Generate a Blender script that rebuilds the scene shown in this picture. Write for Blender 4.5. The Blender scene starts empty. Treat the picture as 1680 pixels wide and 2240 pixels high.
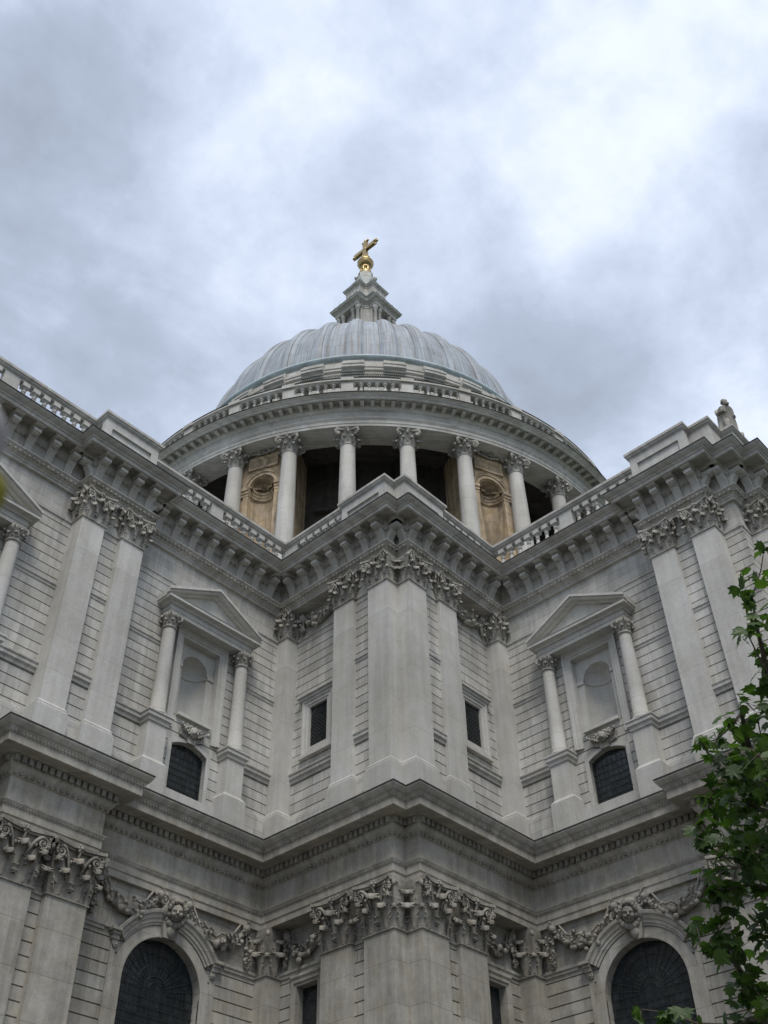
import bpy, math, random
from mathutils import Vector, Matrix
random.seed(7)
R_ = math.radians
pi = math.pi
sin, cos = math.sin, math.cos
scene = bpy.context.scene
COL = scene.collection

# ------------------------------------------------------------------ camera
YAW, PITCH, ROLL, FPX = 0.0544447, 0.7485961, -0.0202162, 2320.25
CAM = Vector((51.36511, 48.0281, 1.6))
f0 = Vector((-1, -1, 0)) / 2 ** .5
r0 = Vector((-1, 1, 0)) / 2 ** .5
u0 = Vector((0, 0, 1))
fh = cos(YAW) * f0 + sin(YAW) * r0
rh = cos(YAW) * r0 - sin(YAW) * f0
F = cos(PITCH) * fh + sin(PITCH) * u0
U = cos(PITCH) * u0 - sin(PITCH) * fh
RR = cos(ROLL) * rh + sin(ROLL) * U
UU = cos(ROLL) * U - sin(ROLL) * rh
cd = bpy.data.cameras.new('camera')
cd.sensor_fit = 'VERTICAL'
cd.sensor_height = 24.0
cd.lens = FPX / 2240 * 24.0
cd.clip_start = 0.05
cd.clip_end = 5000
cam = bpy.data.objects.new('camera', cd)
cam.matrix_world = Matrix(((RR.x, UU.x, -F.x, CAM.x), (RR.y, UU.y, -F.y, CAM.y), (RR.z, UU.z, -F.z, CAM.z), (0, 0, 0, 1)))
COL.objects.link(cam)
scene.camera = cam
cd.dof.use_dof = True
cd.dof.focus_distance = 45
cd.dof.aperture_fstop = cd.lens / 3.0        # aperture 3 mm wide: only things at arm's length blur


def ray(px, py):
    """direction of the sight line through a pixel of the 1680 x 2240 photograph"""
    return ((px - 840) / FPX * RR - (py - 1120) / FPX * UU + F)


# ------------------------------------------------------------------ world / light
SUN_EL, SUN_AZ = R_(58), R_(48)          # azimuth from +x towards +y
world = bpy.data.worlds.new('World')
scene.world = world
world.use_nodes = True
wn, wl = world.node_tree.nodes, world.node_tree.links
wn.clear()


def nd(ns, t, **kw):
    n = ns.new(t)
    for k, v in kw.items():
        setattr(n, k, v)
    return n


wout = nd(wn, 'ShaderNodeOutputWorld')
bg = nd(wn, 'ShaderNodeBackground')
bg.inputs['Strength'].default_value = 0.1
wl.new(bg.outputs[0], wout.inputs[0])
sky = nd(wn, 'ShaderNodeTexSky', sky_type='NISHITA')
sky.sun_disc = False
sky.sun_elevation = SUN_EL
sky.sun_rotation = pi / 2 - SUN_AZ
tc = nd(wn, 'ShaderNodeTexCoord')


def vmath(op, a, b=None, ns=None, ls=None):
    n = nd(ns or wn, 'ShaderNodeVectorMath', operation=op)
    ls = ls or wl
    for i, x in enumerate((a, b)):
        if x is None:
            continue
        if hasattr(x, 'links') or hasattr(x, 'is_linked'):
            ls.new(x, n.inputs[i])
        else:
            n.inputs[i].default_value = x
    return n


def fmath(op, a, b=None, c=None, ns=None, ls=None, clamp=False):
    n = nd(ns or wn, 'ShaderNodeMath', operation=op)
    n.use_clamp = clamp
    ls = ls or wl
    for i, x in enumerate((a, b, c)):
        if x is None:
            continue
        if hasattr(x, 'is_linked'):
            ls.new(x, n.inputs[i])
        else:
            n.inputs[i].default_value = x
    return n.outputs[0]


dirn = vmath('NORMALIZE', tc.outputs['Generated']).outputs[0]
sep = nd(wn, 'ShaderNodeSeparateXYZ')
wl.new(dirn, sep.inputs[0])
zc = fmath('ADD', fmath('MAXIMUM', sep.outputs[2], 0.0), 0.25)
cmb = nd(wn, 'ShaderNodeCombineXYZ')
wl.new(fmath('DIVIDE', sep.outputs[0], zc), cmb.inputs[0])
wl.new(fmath('DIVIDE', sep.outputs[1], zc), cmb.inputs[1])


def noise(ns, ls, vec, scale, detail=5, rough=.55, dist=0.0, lac=2.0):
    n = nd(ns, 'ShaderNodeTexNoise')
    n.inputs['Scale'].default_value = scale
    n.inputs['Detail'].default_value = detail
    n.inputs['Roughness'].default_value = rough
    n.inputs['Distortion'].default_value = dist
    n.inputs['Lacunarity'].default_value = lac
    if vec is not None:
        ls.new(vec, n.inputs['Vector'])
    return n.outputs['Fac']


n1 = noise(wn, wl, cmb.outputs[0], 3.0, 8, .55, .45)
n2 = noise(wn, wl, cmb.outputs[0], 5.5, 8, .62, .25)
n3 = noise(wn, wl, cmb.outputs[0], 15.0, 6, .6, .1)
dens = fmath('ADD', fmath('MULTIPLY', n1, 1.05), fmath('MULTIPLY_ADD', n2, .50, fmath('MULTIPLY', fmath('SUBTRACT', n3, .5), .32)))   # about .75 mean
# large cloud masses of this sky, by direction: (pixel, half width in radians, brightness)
acc = dens
for px, py, wd, amp in [(1240, 450, .11, .34), (1200, 500, .04, .16), (560, 560, .10, .20), (640, 250, .15, .07), (1500, 120, .16, .12), (1350, 330, .06, .16),
                        (150, 300, .12, -.22), (330, 680, .15, -.20), (1130, 760, .13, -.26), (1480, 820, .12, -.12), (1650, 900, .07, .20),
                        (740, 380, .05, -.16), (1330, 250, .04, -.10), (60, 60, .10, -.06), (960, 640, .08, .03)]:
    d = ray(px, py).normalized()
    dt = vmath('DOT_PRODUCT', dirn, tuple(d)).outputs['Value']
    q = fmath('DIVIDE', fmath('SUBTRACT', 1.0, dt), wd * wd / 2)
    g = fmath('POWER', 2.718, fmath('MULTIPLY', q, -1.0))
    acc = fmath('MULTIPLY_ADD', g, amp * .8, acc)
# an overcast vault is brightest overhead and dimmer towards the horizon
acc = fmath('ADD', acc, fmath('MULTIPLY', fmath('SUBTRACT', fmath('MAXIMUM', sep.outputs[2], 0.0), .70), .42))
ramp = nd(wn, 'ShaderNodeValToRGB')
wl.new(fmath('MULTIPLY_ADD', acc, .84, -.085), ramp.inputs[0])
e = ramp.color_ramp.elements
e[0].position, e[0].color = .25, (2.5, 2.85, 3.5, 1)
e[1].position, e[1].color = .96, (6.7, 7.15, 7.9, 1)
e.new(.42).color = (3.05, 3.5, 4.35, 1)
e.new(.58).color = (4.15, 4.7, 5.8, 1)
e.new(.74).color = (5.6, 6.1, 7.1, 1)
mixw = nd(wn, 'ShaderNodeMix', data_type='RGBA')
mixw.inputs[0].default_value = .95
wl.new(sky.outputs[0], mixw.inputs[6])
wl.new(ramp.outputs[0], mixw.inputs[7])
wl.new(mixw.outputs[2], bg.inputs['Color'])

sl = bpy.data.lights.new('sun', 'SUN')
sl.energy = 1.5
sl.angle = R_(22)
sl.color = (1.0, .95, .88)
so = bpy.data.objects.new('sun', sl)
sd = Vector((cos(SUN_EL) * cos(SUN_AZ), cos(SUN_EL) * sin(SUN_AZ), sin(SUN_EL)))
so.rotation_euler = (-sd).to_track_quat('-Z', 'Y').to_euler()
so.location = sd * 200
COL.objects.link(so)
vs = scene.view_settings
vs.view_transform = 'Standard'
vs.look = 'None'
vs.exposure = 0.70
vs.gamma = 1.0


# ------------------------------------------------------------------ materials
def mat(name):
    m = bpy.data.materials.new(name)
    m.use_nodes = True
    m.node_tree.nodes.clear()
    ns, ls = m.node_tree.nodes, m.node_tree.links
    o = nd(ns, 'ShaderNodeOutputMaterial')
    b = nd(ns, 'ShaderNodeBsdfPrincipled')
    ls.new(b.outputs[0], o.inputs[0])
    return m, ns, ls, b


def rampn(ns, ls, fac, p0, c0, p1, c1):
    r = nd(ns, 'ShaderNodeValToRGB')
    ls.new(fac, r.inputs[0])
    r.color_ramp.elements[0].position = p0
    r.color_ramp.elements[0].color = (*c0, 1) if len(c0) == 3 else c0
    r.color_ramp.elements[1].position = p1
    r.color_ramp.elements[1].color = (*c1, 1) if len(c1) == 3 else c1
    return r.outputs[0]


def mixc(ns, ls, typ, fac, a, b):
    n = nd(ns, 'ShaderNodeMix', data_type='RGBA', blend_type=typ)
    for i, x in ((0, fac), (6, a), (7, b)):
        if hasattr(x, 'is_linked'):
            ls.new(x, n.inputs[i])
        else:
            n.inputs[i].default_value = x
    return n.outputs[2]


def g3(v):
    return (v, v, v)


def stone(name, base, blocks=.10, streak=.25, soot=0.0, rough=.85, bw=1.05, rh=.415, zoff=.28, mortar=.5, bump=.35, warm=.06):
    m, ns, ls, b = mat(name)
    geo = nd(ns, 'ShaderNodeNewGeometry')
    s = nd(ns, 'ShaderNodeSeparateXYZ')
    ls.new(geo.outputs['Position'], s.inputs[0])
    uu = fmath('ADD', s.outputs[0], s.outputs[1], ns=ns, ls=ls)
    zz = fmath('ADD', s.outputs[2], zoff, ns=ns, ls=ls)
    c = nd(ns, 'ShaderNodeCombineXYZ')
    ls.new(uu, c.inputs[0])
    ls.new(zz, c.inputs[1])
    br = nd(ns, 'ShaderNodeTexBrick')
    br.offset, br.squash = .5, 1.0
    ls.new(c.outputs[0], br.inputs['Vector'])
    br.inputs['Color1'].default_value = (*g3(1 - blocks), 1)
    br.inputs['Color2'].default_value = (1, 1, 1, 1)
    br.inputs['Mortar'].default_value = (*g3(1 - mortar), 1)
    br.inputs['Scale'].default_value = 1
    br.inputs['Mortar Size'].default_value = .013
    br.inputs['Mortar Smooth'].default_value = .3
    br.inputs['Brick Width'].default_value = bw
    br.inputs['Row Height'].default_value = rh
    big = noise(ns, ls, geo.outputs['Position'], .22, 4, .6)
    mid = noise(ns, ls, geo.outputs['Position'], 1.3, 5, .65)
    fine = noise(ns, ls, geo.outputs['Position'], 14, 4, .7)
    sv = nd(ns, 'ShaderNodeCombineXYZ')
    ls.new(fmath('MULTIPLY', uu, 3.2, ns=ns, ls=ls), sv.inputs[0])
    ls.new(fmath('MULTIPLY', s.outputs[2], .22, ns=ns, ls=ls), sv.inputs[1])
    ls.new(fmath('MULTIPLY', fmath('SUBTRACT', s.outputs[0], s.outputs[1], ns=ns, ls=ls), .3, ns=ns, ls=ls), sv.inputs[2])
    stn = noise(ns, ls, sv.outputs[0], 1.0, 5, .6)
    col = mixc(ns, ls, 'MULTIPLY', 1.0, (*base, 1), br.outputs['Color'])
    col = mixc(ns, ls, 'MULTIPLY', 1.0, col, rampn(ns, ls, big, .32, (.83, .815, .78), .66, (1.07, 1.07, 1.06)))
    col = mixc(ns, ls, 'MULTIPLY', 1.0, col, rampn(ns, ls, mid, .28, (1 - warm * 1.7, 1 - warm * 2.2, 1 - warm * 3.4), .62, (1.02, 1.02, 1.03)))
    col = mixc(ns, ls, 'MULTIPLY', 1.0, col, rampn(ns, ls, stn, .36, g3(1 - streak * 1.5), .58, g3(1.06)))
    col = mixc(ns, ls, 'MULTIPLY', 1.0, col, rampn(ns, ls, fine, .3, g3(.88), .65, g3(1.04)))
    if soot:
        so_ = noise(ns, ls, geo.outputs['Position'], 2.1, 6, .7, .4)
        col = mixc(ns, ls, 'MULTIPLY', 1.0, col, rampn(ns, ls, so_, .36, g3(1 - soot), .62, g3(1.0)))
    ls.new(col, b.inputs['Base Color'])
    b.inputs['Roughness'].default_value = rough
    bp = nd(ns, 'ShaderNodeBump')
    bp.inputs['Strength'].default_value = bump
    bp.inputs['Distance'].default_value = .02
    ls.new(fmath('MULTIPLY_ADD', fine, .6, mid, ns=ns, ls=ls), bp.inputs['Height'])
    ls.new(bp.outputs[0], b.inputs['Normal'])
    return m


PALE = (.575, .567, .54)
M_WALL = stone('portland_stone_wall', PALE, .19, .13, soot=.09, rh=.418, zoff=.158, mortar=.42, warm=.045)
M_PIL = stone('portland_stone_smooth', (.585, .578, .55), .15, .05, soot=.06, bw=90, rh=1.37, zoff=.9, mortar=.26, warm=.035)
M_CORN = stone('weathered_stone_cornice', (.54, .53, .50), .10, .13, soot=.16, bw=1.7, rh=40, mortar=.4)
M_LCORN = stone('grimy_shade_toned_cornice', (.49, .467, .417), .12, .14, soot=.22, bw=2.1, rh=40, mortar=.3, warm=.08)  # grime, with the lower storey's shade worked into the darker base colour
M_FLASH = stone('dark_lead_flashing', (.045, .045, .045), 0, .2, mortar=0)
M_CARV = stone('sooty_carved_stone', (.50, .485, .445), .0, .2, soot=.42, mortar=0, bump=.6)
M_LOW = stone('grimy_shade_toned_wall', (.465, .447, .405), .19, .15, soot=.20, rh=.412, zoff=.014, mortar=.42, warm=.08)  # besides grime, base colour is darkened to stand for courtyard shade
M_LOWP = stone('grimy_shade_toned_smooth', (.475, .457, .415), .15, .13, soot=.20, bw=90, rh=1.3, mortar=.4, warm=.08)  # lower pilasters and frames: grime plus painted-in courtyard shade
M_LCARV = stone('grimy_shade_toned_carving', (.37, .35, .31), .0, .2, soot=.42, mortar=0, bump=.6)  # lower carving: grime and soot, shade of the courtyard mixed into the tone
M_ATTIC = stone('attic_stone', (.60, .59, .56), .08, .12, soot=.14, bw=1.9, rh=30, mortar=.3)
M_RING = stone('drum_stone', (.57, .56, .53), .09, .16, soot=.16, bw=2.6, rh=30, mortar=.25)
M_COLM = stone('column_stone', (.56, .545, .51), .05, .10, bw=60, rh=1.13, zoff=.2, mortar=.3, warm=.02)
M_OCH = stone('ochre_stained_stone', (.63, .50, .35), .16, .34, soot=.26, bw=1.0, rh=.55, mortar=-.12, warm=.12)
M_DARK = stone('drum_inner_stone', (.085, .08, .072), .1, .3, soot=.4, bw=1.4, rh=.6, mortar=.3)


def mat_glass():
    m, ns, ls, b = mat('leaded_dark_glass')
    geo = nd(ns, 'ShaderNodeNewGeometry')
    s = nd(ns, 'ShaderNodeSeparateXYZ')
    ls.new(geo.outputs['Position'], s.inputs[0])
    uu = fmath('ADD', s.outputs[0], s.outputs[1], ns=ns, ls=ls)
    c = nd(ns, 'ShaderNodeCombineXYZ')
    ls.new(uu, c.inputs[0])
    ls.new(s.outputs[2], c.inputs[1])
    br = nd(ns, 'ShaderNodeTexBrick')
    br.offset = 0
    ls.new(c.outputs[0], br.inputs['Vector'])
    br.inputs['Scale'].default_value = 1
    br.inputs['Brick Width'].default_value = .21
    br.inputs['Row Height'].default_value = .26
    br.inputs['Mortar Size'].default_value = .014
    br.inputs['Color1'].default_value = (.012, .017, .019, 1)
    br.inputs['Color2'].default_value = (.026, .034, .038, 1)
    br.inputs['Mortar'].default_value = (.012, .014, .014, 1)
    ls.new(br.outputs['Color'], b.inputs['Base Color'])
    b.inputs['Roughness'].default_value = .16
    b.inputs['Specular IOR Level'].default_value = .6
    nz = noise(ns, ls, geo.outputs['Position'], 5, 2)
    bp = nd(ns, 'ShaderNodeBump')
    bp.inputs['Strength'].default_value = .25
    bp.inputs['Distance'].default_value = .02
    ls.new(fmath('ADD', nz, br.outputs['Fac'], ns=ns, ls=ls), bp.inputs['Height'])
    ls.new(bp.outputs[0], b.inputs['Normal'])
    return m


M_GLASS = mat_glass()


def simple(name, col, rough=.6, metal=0.0, nscale=3.0, var=.25, bump=.2):
    m, ns, ls, b = mat(name)
    geo = nd(ns, 'ShaderNodeNewGeometry')
    n = noise(ns, ls, geo.outputs['Position'], nscale, 5, .65)
    c = mixc(ns, ls, 'MULTIPLY', 1.0, (*col, 1), rampn(ns, ls, n, .3, g3(1 - var), .7, g3(1 + var * .4)))
    ls.new(c, b.inputs['Base Color'])
    b.inputs['Roughness'].default_value = rough
    b.inputs['Metallic'].default_value = metal
    bp = nd(ns, 'ShaderNodeBump')
    bp.inputs['Strength'].default_value = bump
    bp.inputs['Distance'].default_value = .03
    ls.new(n, bp.inputs['Height'])
    ls.new(bp.outputs[0], b.inputs['Normal'])
    return m


M_GOLD = simple('gilded_copper', (.46, .34, .16), .42, 1.0, 4, .35)
M_COPPER = simple('green_weathered_lead', (.34, .41, .43), .55, .0, 1.2, .4)
M_LCAP = simple('weathered_lead_cap', (.33, .36, .345), .6, 0, 1.4, .4)
M_BLACK = simple('dark_interior', (.012, .012, .012), .9, 0, 2, .2)
M_LEADROOF = simple('grey_lead_cap', (.30, .32, .33), .6, 0, 1.5, .3)


def mat_lead():
    m, ns, ls, b = mat('ribbed_lead_dome')
    uv = nd(ns, 'ShaderNodeUVMap')
    geo = nd(ns, 'ShaderNodeNewGeometry')
    br = nd(ns, 'ShaderNodeTexBrick')
    br.offset = .5
    ls.new(uv.outputs[0], br.inputs['Vector'])
    br.inputs['Scale'].default_value = 1
    br.inputs['Brick Width'].default_value = .78
    br.inputs['Row Height'].default_value = 2.1
    br.inputs['Mortar Size'].default_value = .02
    br.inputs['Color1'].default_value = (.86, .86, .88, 1)
    br.inputs['Color2'].default_value = (1, 1, 1, 1)
    br.inputs['Mortar'].default_value = (.42, .42, .42, 1)
    s = nd(ns, 'ShaderNodeSeparateXYZ')
    ls.new(uv.outputs[0], s.inputs[0])
    c = nd(ns, 'ShaderNodeCombineXYZ')
    ls.new(fmath('MULTIPLY', s.outputs[0], 7.0, ns=ns, ls=ls), c.inputs[0])
    ls.new(fmath('MULTIPLY', s.outputs[1], .16, ns=ns, ls=ls), c.inputs[1])
    stn = noise(ns, ls, c.outputs[0], 1.0, 6, .65, .1)
    big = noise(ns, ls, geo.outputs['Position'], .5, 4, .6)
    col = mixc(ns, ls, 'MULTIPLY', 1.0, (.36, .405, .45, 1), br.outputs['Color'])
    col = mixc(ns, ls, 'MIX', rampn(ns, ls, stn, .47, g3(0), .61, g3(.75)), col, (.22, .195, .16, 1))
    col = mixc(ns, ls, 'MIX', rampn(ns, ls, stn, .30, g3(.30), .42, g3(0)), col, (.43, .46, .49, 1))
    col = mixc(ns, ls, 'MULTIPLY', 1.0, col, rampn(ns, ls, big, .3, g3(.82), .7, g3(1.1)))
    ls.new(col, b.inputs['Base Color'])
    b.inputs['Roughness'].default_value = .66
    b.inputs['Metallic'].default_value = .0
    return m


M_LEAD = mat_lead()


def mat_leaf():
    m, ns, ls, b = mat('plane_leaf')
    geo = nd(ns, 'ShaderNodeNewGeometry')
    oi = noise(ns, ls, geo.outputs['Position'], 2.3, 3, .6)
    wn_ = nd(ns, 'ShaderNodeTexWhiteNoise', noise_dimensions='3D')
    sn = vmath('SNAP', geo.outputs['Position'], (.16, .16, .16), ns, ls)
    ls.new(sn.outputs[0], wn_.inputs['Vector'])
    f = fmath('MULTIPLY_ADD', wn_.outputs['Value'], .45, oi, ns=ns, ls=ls)
    col = rampn(ns, ls, f, .35, (.012, .030, .005), 1.0, (.068, .12, .02))
    ls.new(col, b.inputs['Base Color'])
    b.inputs['Roughness'].default_value = .5
    tr = nd(ns, 'ShaderNodeBsdfTranslucent')
    tcol = mixc(ns, ls, 'MULTIPLY', 1.0, col, (1.3, 1.6, .7, 1))
    ls.new(tcol, tr.inputs['Color'])
    mx = nd(ns, 'ShaderNodeMixShader')
    mx.inputs[0].default_value = .42
    ls.new(b.outputs[0], mx.inputs[1])
    ls.new(tr.outputs[0], mx.inputs[2])
    o = [n for n in ns if n.type == 'OUTPUT_MATERIAL'][0]
    ls.new(mx.outputs[0], o.inputs[0])
    return m


M_LEAF = mat_leaf()
M_BARK = simple('plane_bark', (.10, .085, .06), .9, 0, 6, .5, .6)
M_GRASS = simple('lawn', (.05, .075, .025), .95, 0, .7, .5)
M_PATH = simple('stone_paving', (.10, .097, .09), .9, 0, 1.2, .25)


# ------------------------------------------------------------------ mesh builder
def colonnade_frames(path):
    n = len(path)
    dirs = []
    for i in range(n - 1):
        d = Vector((path[i + 1][0] - path[i][0], path[i + 1][1] - path[i][1]))
        dirs.append(d.normalized())
    nor = [Vector((d.y, -d.x)) for d in dirs]
    out = []
    for i in range(n):
        if i == 0:
            m = nor[0]
        elif i == n - 1:
            m = nor[-1]
        else:
            m = (nor[i - 1] + nor[i]) / (1 + nor[i - 1].dot(nor[i]))
        out.append((Vector(path[i]), m))
    return out, dirs, nor


def offset_path(path, off):
    fr, _, _ = colonnade_frames(path)
    return [tuple(p + m * off) for p, m in fr]


LEAFRND = random.Random(99)


class MB:
    def __init__(s, frame='A'):
        s.v, s.f, s.uv, s.sm = [], [], None, []
        s.frame = frame

    def add(s, verts, faces, smooth=False):
        o = len(s.v)
        s.v += [tuple(x) for x in verts]
        s.f += [tuple(i + o for i in f) for f in faces]
        s.sm += [smooth] * len(faces)

    def quad(s, a, b, c, d):
        s.add([a, b, c, d], [(0, 1, 2, 3)])

    def box(s, x0, x1, y0, y1, z0, z1):
        v = [(x, y, z) for z in (z0, z1) for y in (y0, y1) for x in (x0, x1)]
        s.add(v, [(0, 2, 3, 1), (4, 5, 7, 6), (0, 1, 5, 4), (2, 6, 7, 3), (0, 4, 6, 2), (1, 3, 7, 5)])

    def obox(s, c, d, n, w, dep, z0, z1, n0=0.0):
        """box: centre c (2D), along d width w, from n0 to n0+dep along n"""
        c, d, n = Vector(c), Vector(d), Vector(n)
        ps = []
        for z in (z0, z1):
            for k in (n0, n0 + dep):
                for h in (-w / 2, w / 2):
                    q = c + d * h + n * k
                    ps.append((q.x, q.y, z))
        s.add(ps, [(0, 2, 3, 1), (4, 5, 7, 6), (0, 1, 5, 4), (2, 6, 7, 3), (0, 4, 6, 2), (1, 3, 7, 5)])

    def sweep(s, path, prof, ends=True, smooth=False):
        fr, _, _ = colonnade_frames(path)
        vs = []
        for p, m in fr:
            for o, z in prof:
                q = p + m * o
                vs.append((q.x, q.y, z))
        k = len(prof)
        fs = []
        for i in range(len(path) - 1):
            for j in range(k - 1):
                a = i * k + j
                fs.append((a, a + k, a + k + 1, a + 1))
        s.add(vs, fs, smooth)
        if ends:
            s.add(vs[:k], [tuple(range(k))])
            s.add(vs[-k:], [tuple(reversed(range(k)))])

    def lathe(s, prof, n=24, c=(0, 0), a0=0.0, a1=2 * pi, smooth=True):
        full = abs(a1 - a0 - 2 * pi) < 1e-6
        cnt = n if full else n + 1
        vs, fs = [], []
        for i in range(cnt):
            a = a0 + (a1 - a0) * i / n
            for r, z in prof:
                vs.append((c[0] + r * cos(a), c[1] + r * sin(a), z))
        k = len(prof)
        for i in range(n):
            for j in range(k - 1):
                a, b = i * k + j, ((i + 1) % cnt) * k + j
                fs.append((a, b, b + 1, a + 1))
        s.add(vs, fs, smooth)

    def tube(s, pts, rad, n=6, smooth=True):
        pts = [Vector(p) for p in pts]
        vs, fs = [], []
        up = Vector((.13, .21, .97))
        for i, p in enumerate(pts):
            t = (pts[min(i + 1, len(pts) - 1)] - pts[max(i - 1, 0)]).normalized()
            a = t.cross(up)
            a = a.normalized() if a.length > 1e-4 else Vector((1, 0, 0))
            b = t.cross(a).normalized()
            r = rad[i] if isinstance(rad, (list, tuple)) else rad
            for k in range(n):
                w = 2 * pi * k / n
                vs.append(p + (a * cos(w) + b * sin(w)) * r)
        for i in range(len(pts) - 1):
            for k in range(n):
                a, b = i * n + k, i * n + (k + 1) % n
                fs.append((a, b, b + n, a + n))
        fs.append(tuple(range(n))[::-1])
        fs.append(tuple(range((len(pts) - 1) * n, len(pts) * n)))
        s.add(vs, fs, smooth)

    def blob(s, c, r, sx=1, sy=1, sz=1, seg=7, ring=5):
        vs, fs = [(c[0], c[1], c[2] - r * sz)], []
        for j in range(1, ring):
            ph = -pi / 2 + pi * j / ring
            for i in range(seg):
                th = 2 * pi * i / seg
                vs.append((c[0] + r * sx * cos(ph) * cos(th), c[1] + r * sy * cos(ph) * sin(th), c[2] + r * sz * sin(ph)))
        vs.append((c[0], c[1], c[2] + r * sz))
        for i in range(seg):
            fs.append((0, 1 + (i + 1) % seg, 1 + i))
            for j in range(ring - 2):
                a, b = 1 + j * seg + i, 1 + j * seg + (i + 1) % seg
                fs.append((a, b, b + seg, a + seg))
            l = 1 + (ring - 2) * seg
            fs.append((l + i, l + (i + 1) % seg, len(vs) - 1))
        s.add(vs, fs, True)

    def prism(s, poly, y0, y1):
        """polygon in (x, z), extruded along y"""
        n = len(poly)
        vs = [(x, y0, z) for x, z in poly] + [(x, y1, z) for x, z in poly]
        fs = [tuple(range(n)), tuple(reversed(range(n, 2 * n)))]
        fs += [(i, i + n, (i + 1) % n + n, (i + 1) % n) for i in range(n)]
        s.add(vs, fs)

    def strip(s, a, b):
        """quads between two equally long point rows"""
        n = len(a)
        s.add(list(a) + list(b), [(i, i + 1, n + i + 1, n + i) for i in range(n - 1)])

    def leaf(s, org, out, w, h, curl=.26):
        """acanthus leaf: org 3D at its foot, out = outward 2D normal"""
        o = Vector(org)
        n = Vector((out[0], out[1], 0)).normalized()
        d = Vector((-n.y, n.x, 0))
        rows, cols = 9, 7
        vs, fs = [], []
        rc = h * curl * .62
        hs = h - rc
        for i in range(rows):
            t = i / (rows - 1)
            if t < .6:
                z, y = hs * t / .6, .04 * h + .17 * h * (t / .6) ** 1.6
                wd = w * (.80 + .25 * sin(t / .6 * pi * .9))
            else:
                a = (t - .6) / .4 * R_(215)
                z, y = hs + rc * sin(a), .21 * h + rc * (1 - cos(a)) * 1.15
                wd = w * (1 - .60 * (t - .6) / .4)
            lobe = (1.0, .82, 1.04, .80, 1.06, .84, 1.0, .8, .5)[i]
            for j in range(cols):
                x = (j / (cols - 1) - .5)
                e_ = abs(x) * 2
                yy = y - .30 * w * e_ * e_ + (.05 * h if j == 3 else (-.03 * h if j in (2, 4) else 0))
                wl_ = wd * (lobe if e_ > .9 else 1)
                vs.append(o + d * (x * wl_) + n * yy + Vector((0, 0, z - e_ * .07 * h * (1 if t < .6 else .2))))
        for i in range(rows - 1):
            for j in range(cols - 1):
                a = i * cols + j
                fs.append((a, a + 1, a + cols + 1, a + cols))
        s.add(vs, fs, True)
        for k in range(5):                      # knobbly rim of the turned-over tip
            q = LEAFRND
            p = o + d * (w * (k - 2) * .13) + n * ((.21 + .62 * curl) * h - abs(k - 2) * .03 * h) + Vector((0, 0, hs - .02 * h + q.uniform(-.03, .03) * h))
            s.blob(tuple(p), h * q.uniform(.040, .062), 1, 1, 1.1, 6, 4)
        for sg in (-1, 1):                      # ragged side lobes
            for t in (.30, .52):
                p = o + d * (sg * w * .46) + n * (.05 * h + .15 * h * t) + Vector((0, 0, h * t))
                s.tube([p - d * (sg * .1 * w), p + n * (.05 * h) + Vector((0, 0, .05 * h)), p + n * (.08 * h) + d * (sg * .04 * w)], [.03 * h, .035 * h, .015 * h], 5)

    def volute(s, c, d, r, wid, turns=1.6, hand=1):
        """spiral scroll: centre c, d = its horizontal in-plane 3D direction; thickness wid"""
        c, d = Vector(c), Vector(d)
        pts, rad = [], []
        N = 22
        for i in range(N + 1):
            t = i / N
            a = pi / 2 + hand * t * turns * 2 * pi
            rr = r * (1 - .82 * t)
            pts.append(c + d * (rr * cos(a)) + Vector((0, 0, rr * sin(a))))
            rad.append(wid * (1 - .55 * t))
        s.tube(pts, rad, 5)
        nn = d.cross(Vector((0, 0, 1)))
        s.blob(c + nn * 0, r * .26, 1, 1, 1, 6, 4)

    def build(s, name, m, parent=None, angle=None):
        vs = s.v
        fs = s.f
        if s.frame == 'B':
            vs = [(y, x, z) for x, y, z in vs]
            fs = [tuple(reversed(f)) for f in fs]
        me = bpy.data.meshes.new(name)
        me.from_pydata(vs, [], fs)
        me.polygons.foreach_set('use_smooth', s.sm)
        me.materials.append(m)
        if angle and any(s.sm):
            me.set_sharp_from_angle(angle=R_(angle))
        ob = bpy.data.objects.new(name, me)
        COL.objects.link(ob)
        if parent:
            ob.parent = parent
        return ob


def thing(name, label, cat, loc=(0, 0, 0), group=None):
    o = bpy.data.objects.new(name, None)
    o.location = loc
    o['label'], o['category'] = label, cat
    if group:
        o['group'] = group
    COL.objects.link(o)
    return o


def dup(o, parent=None, loc=None, rz=None):
    c = o.copy()
    COL.objects.link(c)
    c.parent = parent or o.parent
    if loc is not None:
        c.location = loc
    if rz is not None:
        c.rotation_euler = (0, 0, rz)
    for ch in list(o.children):
        k = ch.copy()
        COL.objects.link(k)
        k.parent = c
    return c


CATH = thing('cathedral', 'grey stone cathedral with pilastered walls rising to a ribbed lead dome', 'cathedral')

# ------------------------------------------------------------------ plan data (x and y run along the two wings)
UB, UP, UC, UN = 18.95, 19.60, 26.08, .64        # upper storey: wing plane, its pavilion plane, corner block plane, notch
LB, LP, LC = 18.86, 19.70, 25.99                  # lower storey
UWALL, LWALL = 18.83, 18.70                       # wall planes of the wings
UCW, LCW = 25.43, 25.30                           # wall planes of the corner block


def plan(b, p, c, n, e0, e1, endq, far=62):
    L = [(far, b)]
    s = 10.9
    L += [(e1 + s, b), (e1 + s, p), (e0 + s, p), (e0 + s, b), (e1, b), (e1, p), (e0, p), (e0, b), (c, b), (c, c - n), (c - n, c - n), (c - n, c), (b, c),
          (b, e0), (p, e0), (p, e1), (b, e1)]
    st = p - b
    L += [(b, endq), (b - .9, endq), (b - .9, endq + st), (b - 4.0, endq + st), (b - 4.0, endq), (-12, endq)]
    return L


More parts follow.
